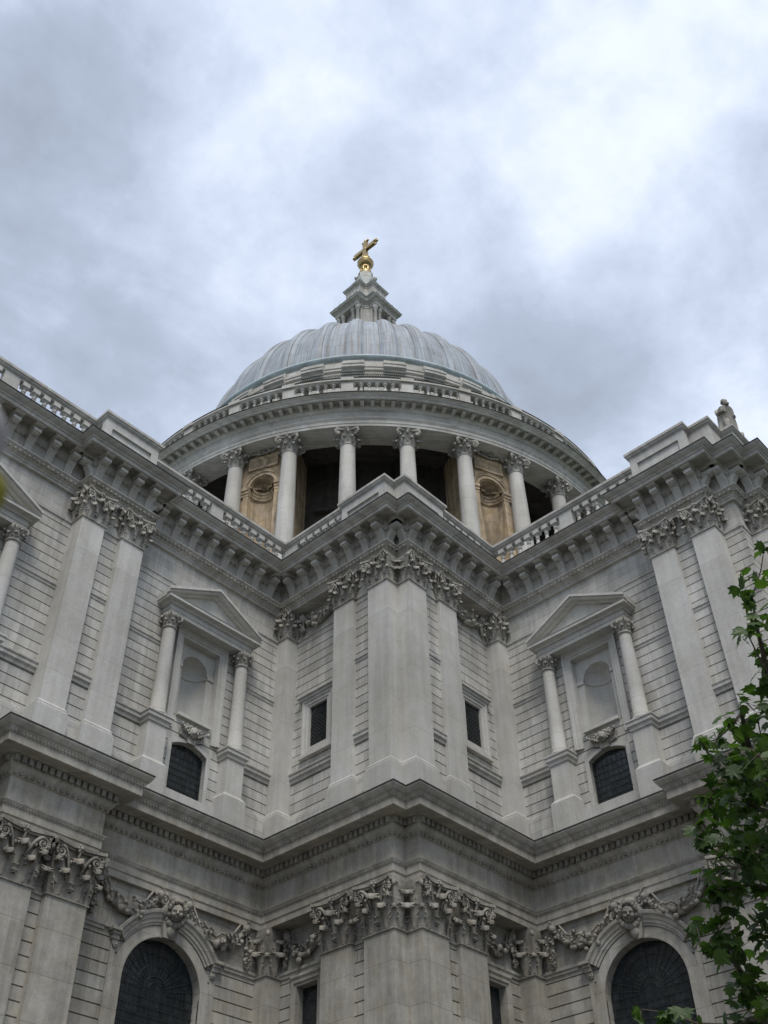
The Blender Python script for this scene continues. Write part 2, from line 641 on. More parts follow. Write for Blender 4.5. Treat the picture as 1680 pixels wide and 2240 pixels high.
UPATH = plan(UB, UP, UC, UN, 34.05, 36.93, 37.83)
LPATH = plan(LB, LP, LC, UN, 33.72, 37.28, 37.90)


def along(path, spacing, convex, concave):
    """evenly spread stations on every straight run of a path: (point, dir, normal); wider gaps at inner corners"""
    fr, dirs, nor = colonnade_frames(path)
    res = []
    for i in range(len(path) - 1):
        a, b = Vector(path[i]), Vector(path[i + 1])
        ln = (b - a).length

        def gap(j):
            if j <= 0 or j >= len(path) - 1:
                return convex
            return convex if dirs[j - 1].x * dirs[j].y - dirs[j - 1].y * dirs[j].x > 0 else concave
        g0, g1 = gap(i), gap(i + 1)
        if ln < 1.0:                        # a short return carries one bracket near its outer corner
            if g0 != g1:
                t = convex if g0 == convex else ln - convex
                res.append((a + dirs[i] * t, dirs[i], nor[i]))
            continue
        use = ln - g0 - g1
        k = max(1, round(use / spacing))
        for j in range(k + 1):
            res.append((a + dirs[i] * (g0 + use * j / k), dirs[i], nor[i]))
    return res


# ------------------------------------------------------------------ capitals
def capital(mb, path, z0, z1):
    """Corinthian capital wrapped round the plan path of a pilaster or pier"""
    h = z1 - z0
    fr, dirs, nor = colonnade_frames(path)
    mb.sweep(path, [(0, z0 - .09), (.05, z0 - .07), (.05, z0 - .02), (.0, z0)], True)
    mb.sweep(path, [(.0, z0), (.02, z0 + .3 * h), (.05, z0 + .62 * h), (.11, z0 + .86 * h), (.11, z1 - .004), (0, z1 - .004)], True)
    for i in range(len(path) - 1):
        a, b = Vector(path[i]), Vector(path[i + 1])
        ln = (b - a).length
        d, n = dirs[i], nor[i]
        wide = ln > .55 * h
        row1 = 2 if wide else 1
        for j in range(row1):
            q = a + d * (ln * (j + .5) / row1)
            mb.leaf((q.x, q.y, z0 + .01), n, min(ln / row1 * .96, .5 * h), .47 * h, .26)
        q = a + d * (ln / 2) + n * .02
        mb.leaf((q.x, q.y, z0 + (.12 if wide else .3) * h), n, min(.42 * h, ln * .8), (.60 if wide else .45) * h, .22)
        if not wide:
            continue
        A, B = [], []                           # abacus slab, hollow along the face and horned at its ends
        for j in range(9):
            t = j / 4 - 1
            q = (a + b) / 2 + d * (t * (ln / 2 + .10 * h)) + n * (.13 * h + .12 * h * t * t)
            A.append(q)
        for za, zb, o in ((.885, .93, -.02), (.93, .995, .015)):
            P = [q + n * (o * h) for q in A]
            lo_, hi_ = z0 + za * h, z0 + zb * h
            k = len(P)
            mb.strip([(q.x, q.y, lo_) for q in P], [(q.x, q.y, hi_) for q in P])
            back = [q - n * (.30 * h) for q in A]
            mb.strip([(q.x, q.y, lo_) for q in P], [(q.x, q.y, lo_) for q in back])
            mb.strip([(q.x, q.y, hi_) for q in P], [(q.x, q.y, hi_) for q in back])
            for e_ in (0, k - 1):
                mb.quad((P[e_].x, P[e_].y, lo_), (P[e_].x, P[e_].y, hi_), (back[e_].x, back[e_].y, hi_), (back[e_].x, back[e_].y, lo_))
        for sgn, e_ in ((-1, a), (1, b)):
            c = e_ - d * (sgn * .05 * h) + n * (.16 * h)
            mb.volute((c.x, c.y, z0 + .76 * h), (d.x * sgn, d.y * sgn, 0), .115 * h, .034 * h, 1.6, -1)
            # stalk springing from behind the leaves and arching out to the scroll
            P = []
            for j in range(6):
                t = j / 5
                q = (a + b) / 2 + d * (sgn * (.12 * h + (ln / 2 - .17 * h) * t ** 1.2)) + n * (.06 * h + .11 * h * t)
                P.append((q.x, q.y, z0 + (.46 + .42 * math.sin(t * pi / 2)) * h))
            mb.tube(P, [.030 * h, .034 * h, .038 * h, .042 * h, .044 * h, .040 * h], 5)
            # half leaf hugging the corner below the scroll
            q = e_ - d * (sgn * .12 * h) + n * .02
            mb.leaf((q.x, q.y, z0 + .22 * h), (n.x * .8 + d.x * sgn * .6, n.y * .8 + d.y * sgn * .6), .26 * h, .46 * h, .26)
            c = e_ + d * (sgn * .06 * h) + n * (.20 * h)
            for j in range(4):
                mb.blob((c.x, c.y, z0 + (.86 - .05 * j) * h), LEAFRND.uniform(.022, .036) * h, 1, 1, 1.2, 6, 4)
            for k_ in (.30, .62):
                c = (a + b) / 2 + d * (sgn * ln * k_ * .5) + n * (.12 * h)
                mb.blob((c.x, c.y, z0 + LEAFRND.uniform(.62, .72) * h), .035 * h, 1, 1, 1.3, 6, 4)
        m_ = (a + b) / 2 + n * (.17 * h)        # flower on the abacus
        for j in range(6):
            t = 2 * pi * j / 6
            mb.blob((m_.x + d.x * .06 * h * cos(t), m_.y + d.y * .06 * h * cos(t), z0 + .935 * h + .06 * h * sin(t)), .036 * h, 1, 1, 1, 6, 4)
        mb.blob((m_.x + n.x * .03 * h, m_.y + n.y * .03 * h, z0 + .93 * h), .04 * h)
        mb.tube([(m_.x - n.x * .08 * h, m_.y - n.y * .08 * h, z0 + .66 * h), (m_.x, m_.y, z0 + .88 * h)], [.02 * h, .03 * h], 5)
    for i in range(1, len(path) - 1):           # leaves and pendants on the convex corners
        if (dirs[i - 1].x * dirs[i].y - dirs[i - 1].y * dirs[i].x) > 0:
            m_ = (nor[i - 1] + nor[i]).normalized()
            p = Vector(path[i])
            mb.leaf((p.x, p.y, z0 + .01), m_, .22 * h, .40 * h, .26)
            c = p + m_ * (.22 * h)
            mb.blob((c.x, c.y, z0 + .80 * h), .05 * h, 1, 1, 1.4)


def capital_round(mb, c, r, z0, z1, n1=8):
    h = z1 - z0
    mb.lathe([(r, z0 - .09), (r + .05, z0 - .07), (r + .05, z0 - .02), (r, z0), (r + .01, z0 + .4 * h), (r + .05, z0 + .7 * h), (r + .14, z0 + .87 * h), (r * .5, z0 + .88 * h)], 20, c)
    for k in range(n1):
        a = 2 * pi * k / n1 + pi / 8
        n = (cos(a), sin(a))
        mb.leaf((c[0] + n[0] * r, c[1] + n[1] * r, z0 + .01), n, r * .78, .42 * h, .34)
        a += pi / n1
        n = (cos(a), sin(a))
        mb.leaf((c[0] + n[0] * (r + .02), c[1] + n[1] * (r + .02), z0 + .2 * h), n, r * .72, .50 * h, .36)


def abacus(mb, c, hw, z0, z1, rot=0.0):
    """square abacus with hollowed sides and clipped corners, scrolls under its corners"""
    pts = []
    for s_ in range(4):
        a = rot + s_ * pi / 2
        d, n = Vector((cos(a), sin(a))), Vector((-sin(a), cos(a)))
        for t in (-1, -.86, -.45, 0, .45, .86):
            q = d * (hw * (1 - .22 * (1 - t * t))) + n * (hw * t * .93)
            pts.append((c[0] + q.x, c[1] + q.y))
    n_ = len(pts)
    mb.add([(x, y, z0) for x, y in pts] + [(x, y, z1) for x, y in pts],
           [tuple(reversed(range(n_))), tuple(range(n_, 2 * n_))] + [(i, (i + 1) % n_, (i + 1) % n_ + n_, i + n_) for i in range(n_)])
    h = z1 - z0
    for s_ in range(4):
        a = rot + pi / 4 + s_ * pi / 2
        q = Vector((cos(a), sin(a)))
        cc = (c[0] + q.x * hw * 1.12, c[1] + q.y * hw * 1.12, z0 - hw * .30)
        mb.volute(cc, (q.x, q.y, 0), hw * .30, hw * .12, 1.5, -1)
        mb.tube([(c[0] + q.x * hw * .55, c[1] + q.y * hw * .55, z0 - hw * .85), (c[0] + q.x * hw * .85, c[1] + q.y * hw * .85, z0 - hw * .2), (cc[0], cc[1], z0 - .01)], hw * .1, 5)
        a -= pi / 4
        q = Vector((cos(a), sin(a)))
        mb.blob((c[0] + q.x * hw * .82, c[1] + q.y * hw * .82, z0 + h * .3), hw * .2)


# ------------------------------------------------------------------ wall helper
def wall_panel(mb, v, x0, x1, z0, z1, holes=(), rows=(), gh=.045, gd=.05):
    xs = sorted({x0, x1, *[max(x0, min(x1, h[0])) for h in holes], *[max(x0, min(x1, h[1])) for h in holes]})
    zb = {z0, z1}
    for h in holes:
        zb |= {max(z0, min(z1, h[2])), max(z0, min(z1, h[3]))}
    gr = []
    for r in rows:
        if z0 < r < z1 - gh:
            zb |= {r, r + gh}
            gr.append((r, r + gh))
    zs = sorted(zb)

    def solid(xa, xb, za, zb_):
        xm, zm = (xa + xb) / 2, (za + zb_) / 2
        for h in holes:
            if h[0] < xm < h[1] and h[2] < zm < h[3]:
                return None
        for a, b in gr:
            if a < zm < b:
                return gd
        return 0.0
    for i in range(len(xs) - 1):
        prev = None
        for j in range(len(zs) - 1):
            dep = solid(xs[i], xs[i + 1], zs[j], zs[j + 1])
            if dep is not None:
                y = v - dep
                mb.quad((xs[i], y, zs[j]), (xs[i], y, zs[j + 1]), (xs[i + 1], y, zs[j + 1]), (xs[i + 1], y, zs[j]))
                if prev is not None and abs(prev - dep) > 1e-6:
                    mb.quad((xs[i], v - prev, zs[j]), (xs[i], y, zs[j]), (xs[i + 1], y, zs[j]), (xs[i + 1], v - prev, zs[j]))
            prev = dep


def arch_pts(xc, zc, r, a0=0.0, a1=pi, n=20, ry=None):
    return [(xc + r * cos(a0 + (a1 - a0) * i / n), zc + (ry or r) * sin(a0 + (a1 - a0) * i / n)) for i in range(n + 1)]


def arch_fill(mb, v, xc, zs, r, ztop, half=None, n=20):
    """flat stone between an arched opening and the rectangle round it"""
    A = arch_pts(xc, zs, r, 0, pi, n)
    half = half or r
    T = [(xc + half * cos(pi * i / n), ztop) for i in range(n + 1)]
    mb.strip([(x, v, z) for x, z in A], [(x, v, z) for x, z in T])


def arch_reveal(mb, v0, v1, xc, zs, r, zbot, n=20):
    A = [(xc + r, zbot)] + arch_pts(xc, zs, r, 0, pi, n) + [(xc - r, zbot)]
    mb.strip([(x, v0, z) for x, z in A], [(x, v1, z) for x, z in A])


def arch_band(mb, v, xc, zc, prof, a0=0.0, a1=pi, n=24, legs=None):
    """moulded band following an arch; prof = [(radius, projection)]"""
    vs, fs = [], []
    k = len(prof)
    st = []
    if legs is not None:
        st.append(('L', 1))
    for i in range(n + 1):
        st.append(('A', a0 + (a1 - a0) * i / n))
    if legs is not None:
        st.append(('L', -1))
    for kind, a in st:
        for r, p in prof:
            if kind == 'L':
                vs.append((xc + a * r, v + p, legs))
            else:
                vs.append((xc + r * cos(a), v + p, zc + r * sin(a)))
    for i in range(len(st) - 1):
        for j in range(k - 1):
            a = i * k + j
            fs.append((a, a + 1, a + k + 1, a + k))
    mb.add(vs, fs)
    mb.add(vs[:k], [tuple(range(k))])
    mb.add(vs[-k:], [tuple(range(k))])


def rect_band(mb, v, x0, x1, z0, z1, prof, bottom=True):
    """moulded frame round a rectangle; prof = [(outset, projection)]"""
    k = len(prof)
    cs = [(x0, z0, -1, -1), (x0, z1, -1, 1), (x1, z1, 1, 1), (x1, z0, 1, -1)]
    vs, fs = [], []
    for x, z, sx, sz in cs:
        for o, p in prof:
            vs.append((x + sx * o, v + p, z + sz * o if (bottom or sz > 0) else z))
    for i in range(4 if bottom else 3):
        for j in range(k - 1):
            a, b = i * k + j, ((i + 1) % 4) * k + j
            fs.append((a, b, b + 1, a + 1))
    mb.add(vs, fs)


def niche_shell(mb, v, xc, zs, r, zbot, depth=.9, flute=0.0, n=18):
    vs, fs = [], []
    for z in (zbot, zs):
        for i in range(n + 1):
            a = pi * i / n
            vs.append((xc + r * cos(a), v - r * depth * sin(a), z))
    for i in range(n):
        fs.append((i, i + 1, n + 2 + i, n + 1 + i))
    mb.add(vs, fs, True)
    vs, fs = [], []
    m = 8
    for j in range(m + 1):
        b = pi / 2 * j / m
        for i in range(n * 2 + 1):
            a = pi * i / (n * 2)
            rr = r * (1 - flute * (.5 + .5 * cos(a * 18)) * sin(a) ** .5 * (sin(b) * .7 + .3)) if flute and 0 < i < 2 * n else r
            # shell: rays spring from the middle of the springing line at the back
            vs.append((xc + rr * cos(a) * 1.0, v - rr * depth * sin(a) * cos(b), zs + rr * sin(a) * sin(b)))
    w = n * 2 + 1
    for j in range(m):
        for i in range(n * 2):
            a = j * w + i
            fs.append((a, a + 1, a + w + 1, a + w))
    mb.add(vs, fs, True)
    mb.add([(xc + r * cos(pi * i / n), v - r * depth * sin(pi * i / n), zbot) for i in range(n + 1)], [tuple(range(n + 1))])


WX, LX = 30.05, 29.95                    # window axes, upper and lower
BAYS = (0.0, 10.9)
UROWS = [20.72 + .418 * i for i in range(21)]
LROWS = [1.2 + .412 * i for i in range(34)]


# ------------------------------------------------------------------ walls
def walls():
    # wings
    for fr, far, bays in (('A', 62.0, (0.0, 10.9)), ('B', 37.71, (0.0,))):
        m = MB(fr)
        H = []
        for b in bays:
            x = WX + b
            H += [(x - .85, x + .85, 20.5, 22.62), (x - .95, x + .95, 23.52, 27.1)]
        wall_panel(m, UWALL, UCW, far, 19.3, 30.76, H, UROWS)
        for b in bays:
            x = WX + b
            A = [(x + .85 - 1.7 * i / 10, 22.32 + .26 * (1 - (i / 5 - 1) ** 2)) for i in range(11)]
            m.strip([(a, UWALL, z) for a, z in A], [(a, UWALL, 22.62) for a, z in A])
            m.strip([(x + .85, UWALL, 20.5)] + [(a, UWALL, z) for a, z in A] + [(x - .85, UWALL, 20.5)],
                    [(x + .85, UWALL - .42, 20.5)] + [(a, UWALL - .42, z) for a, z in A] + [(x - .85, UWALL - .42, 20.5)])
            m.quad((x - .85, UWALL, 20.5), (x - .85, UWALL - .42, 20.5), (x + .85, UWALL - .42, 20.5), (x + .85, UWALL, 20.5))
        cuts = []
        for b in bays:
            cuts += [WX + b - 1.75, WX + b + 1.75]
        pts = [UCW] + cuts + [far]
        for i in range(0, len(pts), 2):
            a, b = pts[i + 1], pts[i]
            P = [(a, UWALL), (b, UWALL)]
            m.sweep(P, [(0, 22.46), (.05, 22.46), (.06, 22.58), (.13, 22.64), (.13, 22.78), (.17, 22.80), (.17, 22.86), (0, 22.93)])
            m.sweep(P, [(0, 26.14), (.03, 26.16), (.03, 26.27), (.07, 26.30), (.07, 26.42), (0, 26.45)])
            m.sweep(P, [(0, 29.36), (.05, 29.38), (.05, 29.47), (0, 29.5)])
            m.sweep(P, [(.10, 19.2), (.10, 20.86), (.06, 20.88), (.06, 20.97), (0, 21.02)])
        m.build('wall', M_WALL, CATH)
        m = MB(fr)
        H = [(LX + b - 1.6, LX + b + 1.6, 7.0, 15.38) for b in bays]
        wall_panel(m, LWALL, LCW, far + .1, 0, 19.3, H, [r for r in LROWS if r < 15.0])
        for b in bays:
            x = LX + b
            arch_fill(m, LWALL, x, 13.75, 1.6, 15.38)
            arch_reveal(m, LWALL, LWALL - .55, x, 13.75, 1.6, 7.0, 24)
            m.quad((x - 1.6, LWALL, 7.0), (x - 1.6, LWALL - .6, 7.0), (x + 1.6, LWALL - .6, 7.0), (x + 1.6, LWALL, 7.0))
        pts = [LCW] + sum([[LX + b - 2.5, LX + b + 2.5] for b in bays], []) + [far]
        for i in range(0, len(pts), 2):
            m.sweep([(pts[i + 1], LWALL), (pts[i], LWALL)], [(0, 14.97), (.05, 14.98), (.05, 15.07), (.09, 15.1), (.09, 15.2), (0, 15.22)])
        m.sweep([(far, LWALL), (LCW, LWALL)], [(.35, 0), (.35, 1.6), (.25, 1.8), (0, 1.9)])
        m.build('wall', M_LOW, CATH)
    # corner block
    for fr in 'BA':
        m = MB(fr)
        wall_panel(m, UCW, UWALL, 25.0, 19.3, 30.76, [(20.45, 21.47, 23.75, 25.65)], UROWS)
        P = [(24.5, UCW), (UWALL, UCW)]
        m.sweep(P, [(0, 22.46), (.05, 22.46), (.06, 22.58), (.13, 22.64), (.13, 22.78), (.17, 22.80), (.17, 22.86), (0, 22.93)])
        m.sweep([(24.5, UCW), (23.4, UCW)], [(0, 26.14), (.03, 26.16), (.03, 26.27), (.07, 26.30), (.07, 26.42), (0, 26.45)])
        m.sweep(P, [(0, 29.36), (.05, 29.38), (.05, 29.47), (0, 29.5)])
        m.sweep(P, [(.10, 19.2), (.10, 20.86), (.06, 20.88), (.06, 20.97), (0, 21.02)])
        m.build('wall', M_WALL, CATH)
        m = MB(fr)
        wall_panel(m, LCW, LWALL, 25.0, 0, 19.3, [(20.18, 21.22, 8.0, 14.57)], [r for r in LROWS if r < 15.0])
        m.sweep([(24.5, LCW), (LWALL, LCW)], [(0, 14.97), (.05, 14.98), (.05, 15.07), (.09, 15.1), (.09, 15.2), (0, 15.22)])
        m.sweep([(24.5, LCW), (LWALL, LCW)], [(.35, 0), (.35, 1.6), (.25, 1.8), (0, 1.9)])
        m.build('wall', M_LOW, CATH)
    # end front of the far wing
    m = MB('A')
    wall_panel(m, 37.71, -12, 18.83, 19.3, 30.76, [], UROWS)
    m.sweep([(18.83, 37.71), (-12, 37.71)], [(0, 29.36), (.05, 29.38), (.05, 29.47), (0, 29.5)])
    m.build('wall', M_WALL, CATH)
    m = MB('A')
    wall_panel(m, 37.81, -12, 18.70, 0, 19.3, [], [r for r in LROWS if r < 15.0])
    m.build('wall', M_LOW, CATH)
    # flat roofs behind the parapet
    m = MB('A')
    m.box(-20, 62, -18, 16.9, 30.0, 30.6)
    m.box(-18, 16.9, -20, 36.0, 30.05, 30.65)
    m.box(14, 23.5, 14, 23.5, 30.1, 30.7)
    m.build('roof', M_LEADROOF, CATH)


walls()


# ------------------------------------------------------------------ entablatures
def teeth(mb, path, off, dep, w, sp, z0, z1):
    fr, dirs, nor = colonnade_frames(path)
    op = offset_path(path, off)
    for i in range(len(path) - 1):
        a, b = Vector(op[i]), Vector(op[i + 1])
        ln = (b - a).dot(dirs[i])
        if ln < w * 1.5 or max(a.x, b.x) < 8 or ln > 100:
            if ln < w * 1.5:
                continue
        k = max(1, round(ln / sp))
        for j in range(k):
            q = a + dirs[i] * (ln * (j + .5) / k)
            if q.x < 8 or q.x > 56:
                continue
            mb.obox(q, dirs[i], nor[i], w, dep + .05, z0, z1, -.05)


up = MB()
up.sweep(UPATH, [(-.72, 30.72), (0, 30.72), (.0, 30.84), (.03, 30.85), (.03, 30.95), (.06, 30.97), (.08, 31.01), (.14, 31.05), (.24, 31.17), (.28, 31.19), (.28, 31.23), (-.02, 31.26),
                 (-.02, 31.98), (.06, 32.02), (.10, 32.12), (.12, 32.60), (.69, 32.60), (.69, 32.41), (.79, 32.42), (.79, 32.58), (.83, 32.60), (.85, 32.66), (.94, 32.72), (1.02, 32.80), (1.04, 32.85), (-.5, 32.94)])
teeth(up, UPATH, .02, .03, .05, .12, 30.955, 30.995)
UPC = up.build('cornice', M_CORN, CATH)
t_ = MB()
teeth(t_, UPATH, .10, .12, .11, .21, 31.03, 31.18)
teeth(t_, UPATH, .05, .05, .10, .21, 32.0, 32.14)
t_.build('carved_moulding', M_CARV, UPC)['kind'] = 'stuff'
t_ = MB()
t_.sweep(UPATH, [(.9, 32.855), (1.06, 32.855), (1.065, 32.90), (-.5, 32.97)])
t_.build('lead_flashing', M_FLASH, UPC)

lo = MB()
lo.sweep(LPATH, [(-.80, 16.66), (0, 16.66), (0, 16.90), (.035, 16.91), (.035, 17.17), (.06, 17.18), (.07, 17.22), (.12, 17.30), (.13, 17.34), (0, 17.37),
                 (0, 18.14), (.05, 18.17), (.08, 18.24), (.17, 18.36), (.20, 18.44), (.22, 18.47), (.22, 18.72), (.38, 18.735), (.42, 18.76), (.72, 18.76), (.77, 18.78), (.77, 19.04), (.80, 19.055), (.82, 19.13), (.87, 19.22), (.92, 19.26), (.98, 19.36), (1.01, 19.42), (1.01, 19.46), (-.5, 19.60)])
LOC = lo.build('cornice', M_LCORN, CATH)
t_ = MB()
teeth(t_, LPATH, .22, .13, .15, .25, 18.50, 18.715)
teeth(t_, LPATH, .05, .08, .11, .21, 18.19, 18.42)
teeth(t_, LPATH, .065, .035, .05, .11, 17.205, 17.27)
teeth(t_, LPATH, .82, .03, .06, .13, 19.08, 19.20)
t_.build('carved_moulding', M_LCARV, LOC)['kind'] = 'stuff'
t_ = MB()
t_.sweep(LPATH, [(.9, 19.462), (1.025, 19.462), (1.03, 19.51), (-.1, 19.61)])
t_.build('lead_flashing', M_FLASH, LOC)


def extr_x(mb, poly, x0, x1):
    n = len(poly)
    vs = [(x0, y, z) for y, z in poly] + [(x1, y, z) for y, z in poly]
    fs = [tuple(reversed(range(n))), tuple(range(n, 2 * n))] + [(i, (i + 1) % n, (i + 1) % n + n, i + n) for i in range(n)]
    mb.add(vs, fs)


cm = MB()
cpoly = [(.05, 0), (.07, .01), (.085, .10), (.095, .26), (.13, .42), (.21, .56), (.29, .65), (.31, .71), (.29, .76), (-.06, .76), (-.06, 0)]
ws = [(-.155, -.115, 0), (-.115, -.07, .03), (-.07, -.025, 0), (-.025, .025, .03), (.025, .07, 0), (.07, .115, .03), (.115, .155, 0)]
for a, b, ins in ws:
    extr_x(cm, [(y - ins if y > 0 else y, z) for y, z in cpoly], a, b)
for k in (-1, 1):
    cm.blob((k * .065, .30, .70), .036, 1, 1, 1, 6, 4)
cm.box(-.17, .17, -.02, .34, .762, .79)
cm.box(-.165, .165, -.02, .56, .84, .99)
cm.box(-.14, .14, -.02, .50, .79, .84)
cm.box(-.20, .20, .05, .70, 1.10, 1.345)
con0 = cm.build('console', M_PIL, UPC)
first = True
for q, d, n in along(UPATH, .90, .21, .80):
    if q.x < 12 or q.x > 50:
        continue
    rz = math.atan2(n.y, n.x) - pi / 2
    o = con0 if first else dup(con0, UPC)
    first = False
    o.location = (q.x, q.y, 31.26)
    o.rotation_euler = (0, 0, rz)

# ------------------------------------------------------------------ balustrade over the upper cornice
E0, E1 = 33.85, 36.87
BP = [(62, 18.61), (E1 + 10.9, 18.61), (E1 + 10.9, 19.43), (E0 + 10.9, 19.43), (E0 + 10.9, 18.61), (E1, 18.61), (E1, 19.43), (E0, 19.43), (E0, 18.61), (25.75, 18.61),
      (25.75, 22.35), (25.98, 22.35), (25.98, 25.34), (25.34, 25.34), (25.34, 25.98), (22.35, 25.98), (22.35, 25.75), (18.61, 25.75),
      (18.61, E0), (19.43, E0), (19.43, E1), (18.95, E1), (18.95, 37.84), (17.82, 37.84), (17.82, 38.40), (14.8, 38.40), (14.8, 37.6), (-12, 37.6)]
bl = MB()
bl.sweep(BP, [(-.46, 32.80), (-.10, 32.80), (-.10, 33.52), (-.14, 33.58), (-.46, 33.58), (-.46, 32.8)])
bl.sweep(BP, [(-.46, 35.27), (-.16, 35.27), (-.14, 35.35), (-.06, 35.42), (-.04, 35.50), (0, 35.52), (0, 35.66), (-.04, 35.70), (-.46, 35.72), (-.46, 35.27)])
BAL = bl.build('balustrade', M_CORN, CATH)
def solid(path, zs=(33.56, 35.29)):
    dm.sweep(path, [(-.44, zs[0]), (-.15, zs[0]), (-.15, zs[1]), (-.44, zs[1])])


def panelled(fr, v, x0, x1):
    m = MB(fr)
    wall_panel(m, v, x0, x1, 33.55, 35.29, [(x0 + .34, x1 - .34, 33.86, 34.93)])
    wall_panel(m, v - .09, x0 + .3, x1 - .3, 33.8, 34.95)
    h = (x0 + .34, x1 - .34, 33.86, 34.93)
    cs = [(h[0], h[2]), (h[0], h[3]), (h[1], h[3]), (h[1], h[2]), (h[0], h[2])]
    m.strip([(a, v, z) for a, z in cs], [(a, v - .09, z) for a, z in cs])
    for x in (x0, x1):
        m.quad((x, v, 33.55), (x, v, 35.29), (x, v - .3, 35.29), (x, v - .3, 33.55))
    m.build('panelled_pedestal', M_PIL, BAL)


for b in (0, 10.9):
    panelled('A', 19.28, E0 + .14 + b, E1 - .14 + b)
panelled('B', 19.28, E0 + .14, E1 - .14)
panelled('B', 25.83, 22.5, 25.165)
panelled('A', 25.83, 22.5, 25.165)
for P_ in ([(25.98, 25.15), (25.98, 25.34), (25.34, 25.34), (25.34, 25.98), (25.15, 25.98)],
           [(18.95, E1 - .3), (18.95, 37.84), (17.82, 37.84), (17.82, 38.40), (14.8, 38.40), (14.8, 37.6), (-12, 37.6)],
           [(25.75, 18.2), (25.75, 19.42), (25.3, 19.42)], [(19.42, 25.3), (19.42, 25.75), (18.2, 25.75)]):
    dm = MB()
    solid(P_)
    dm.build('pedestal', M_PIL, BAL)
for b, fr in ((0, 'A'), (10.9, 'A'), (0, 'B')):
    m = MB(fr)
    m.box(29.55 + b, 30.25 + b, 18.16, 18.47, 33.55, 35.29)
    m.build('pedestal', M_PIL, BAL)
bm_ = MB()
bm_.box(-.15, .15, -.15, .15, 0, .14)
bm_.lathe([(.13, .14), (.12, .2), (.085, .25), (.11, .32), (.155, .45), (.165, .56), (.145, .72), (.105, .92), (.075, 1.08), (.07, 1.16), (.105, 1.2), (.105, 1.25), (.075, 1.29), (.09, 1.38), (.14, 1.46)], 10)
bm_.box(-.155, .155, -.155, .155, 1.46, 1.69)
b0 = bm_.build('baluster', M_PIL, BAL, 50)
first = True


def balrow(fr, v, xs):
    global first
    for x in xs:
        o = b0 if first else dup(b0, BAL)
        first = False
        o.location = (x, v, 33.585) if fr == 'A' else (v, x, 33.585)


def spread(a, b, sp=.49):
    n = round((b - a) / sp)
    return [a + (b - a) * (i + .5) / n for i in range(n)]


balrow('A', 18.36, spread(25.85, 29.5) + spread(30.3, 33.85) + spread(36.95, 40.4) + spread(41.2, 44.7))
balrow('B', 18.36, spread(25.85, 29.5) + spread(30.3, 33.85))
balrow('B', 25.5, spread(19.45, 22.4))
balrow('A', 25.5, spread(19.45, 22.4))


# ------------------------------------------------------------------ pilasters
def pilaster(fr, x0, x1, vf, vw, low=False, path=None, name='pilaster'):
    P = path or [(x1, vw - .12), (x1, vf), (x0, vf), (x0, vw - .12)]
    m = MB(fr)
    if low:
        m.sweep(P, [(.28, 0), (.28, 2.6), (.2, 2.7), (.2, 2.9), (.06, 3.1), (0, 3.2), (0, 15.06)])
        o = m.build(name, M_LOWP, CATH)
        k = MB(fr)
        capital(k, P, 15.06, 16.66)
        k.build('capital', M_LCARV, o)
    else:
        m.sweep(P, [(.13, 19.3), (.13, 20.85), (.10, 20.87), (.10, 20.95), (.055, 21.0), (.055, 21.08), (0, 21.15), (0, 29.42)])
        o = m.build(name, M_PIL, CATH)
        k = MB(fr)
        capital(k, P, 29.42, 30.72)
        k.build('capital', M_CARV, o)
    return o


for fr, bays in (('A', (0, 10.9)), ('B', (0,))):
    for b in bays:
        for a, c in ((34.06, 35.12), (35.92, 36.94)):
            pilaster(fr, a + b, c + b, UP, UWALL)
        for a, c in ((33.80, 35.26), (35.76, 37.24)):
            pilaster(fr, a + b, c + b, LP, LWALL, True)
for fr in 'BA':
    pilaster(fr, UWALL - .05, 19.50, UC, UCW)
    pilaster(fr, 22.38, 23.50, UC, UCW)
    pilaster(fr, LWALL - .05, 19.32, LC, LCW, True)
    pilaster(fr, 22.02, 23.42, LC, LCW, True)
pilaster('A', 0, 0, 0, 0, False, [(UCW - .12, 24.36), (UC, 24.36), (UC, UC - UN), (UC - UN, UC - UN), (UC - UN, UC), (24.36, UC), (24.36, UCW - .12)], 'corner_pier')
pilaster('A', 0, 0, 0, 0, True, [(LCW - .12, 24.02), (LC, 24.02), (LC, LC - UN), (LC - UN, LC - UN), (LC - UN, LC), (24.02, LC), (24.02, LCW - .12)], 'corner_pier')
for a, c in ((17.0, 18.02), (15.1, 16.15)):
    pilaster('A', a, c, 38.38, 37.71)
    pilaster('A', a - .1, c + .2, 38.74, 37.81, True)


def backing(fr, x0, x1, v, low):
    m = MB(fr)
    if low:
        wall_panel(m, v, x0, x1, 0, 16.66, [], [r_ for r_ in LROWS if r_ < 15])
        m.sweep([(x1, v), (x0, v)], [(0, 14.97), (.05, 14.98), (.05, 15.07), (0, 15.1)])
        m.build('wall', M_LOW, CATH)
    else:
        wall_panel(m, v, x0, x1, 19.3, 30.73, [], UROWS)
        P = [(x1, v), (x0, v)]
        m.sweep(P, [(0, 22.46), (.05, 22.46), (.06, 22.58), (.13, 22.64), (.13, 22.78), (.16, 22.80), (.16, 22.86), (0, 22.93)])
        m.sweep(P, [(0, 26.14), (.03, 26.16), (.03, 26.27), (.07, 26.30), (.07, 26.42), (0, 26.45)])
        m.sweep(P, [(0, 29.36), (.05, 29.38), (.05, 29.47), (0, 29.5)])
        m.sweep(P, [(.08, 19.2), (.08, 20.86), (.05, 20.88), (.05, 20.97), (0, 21.02)])
        m.build('wall', M_WALL, CATH)


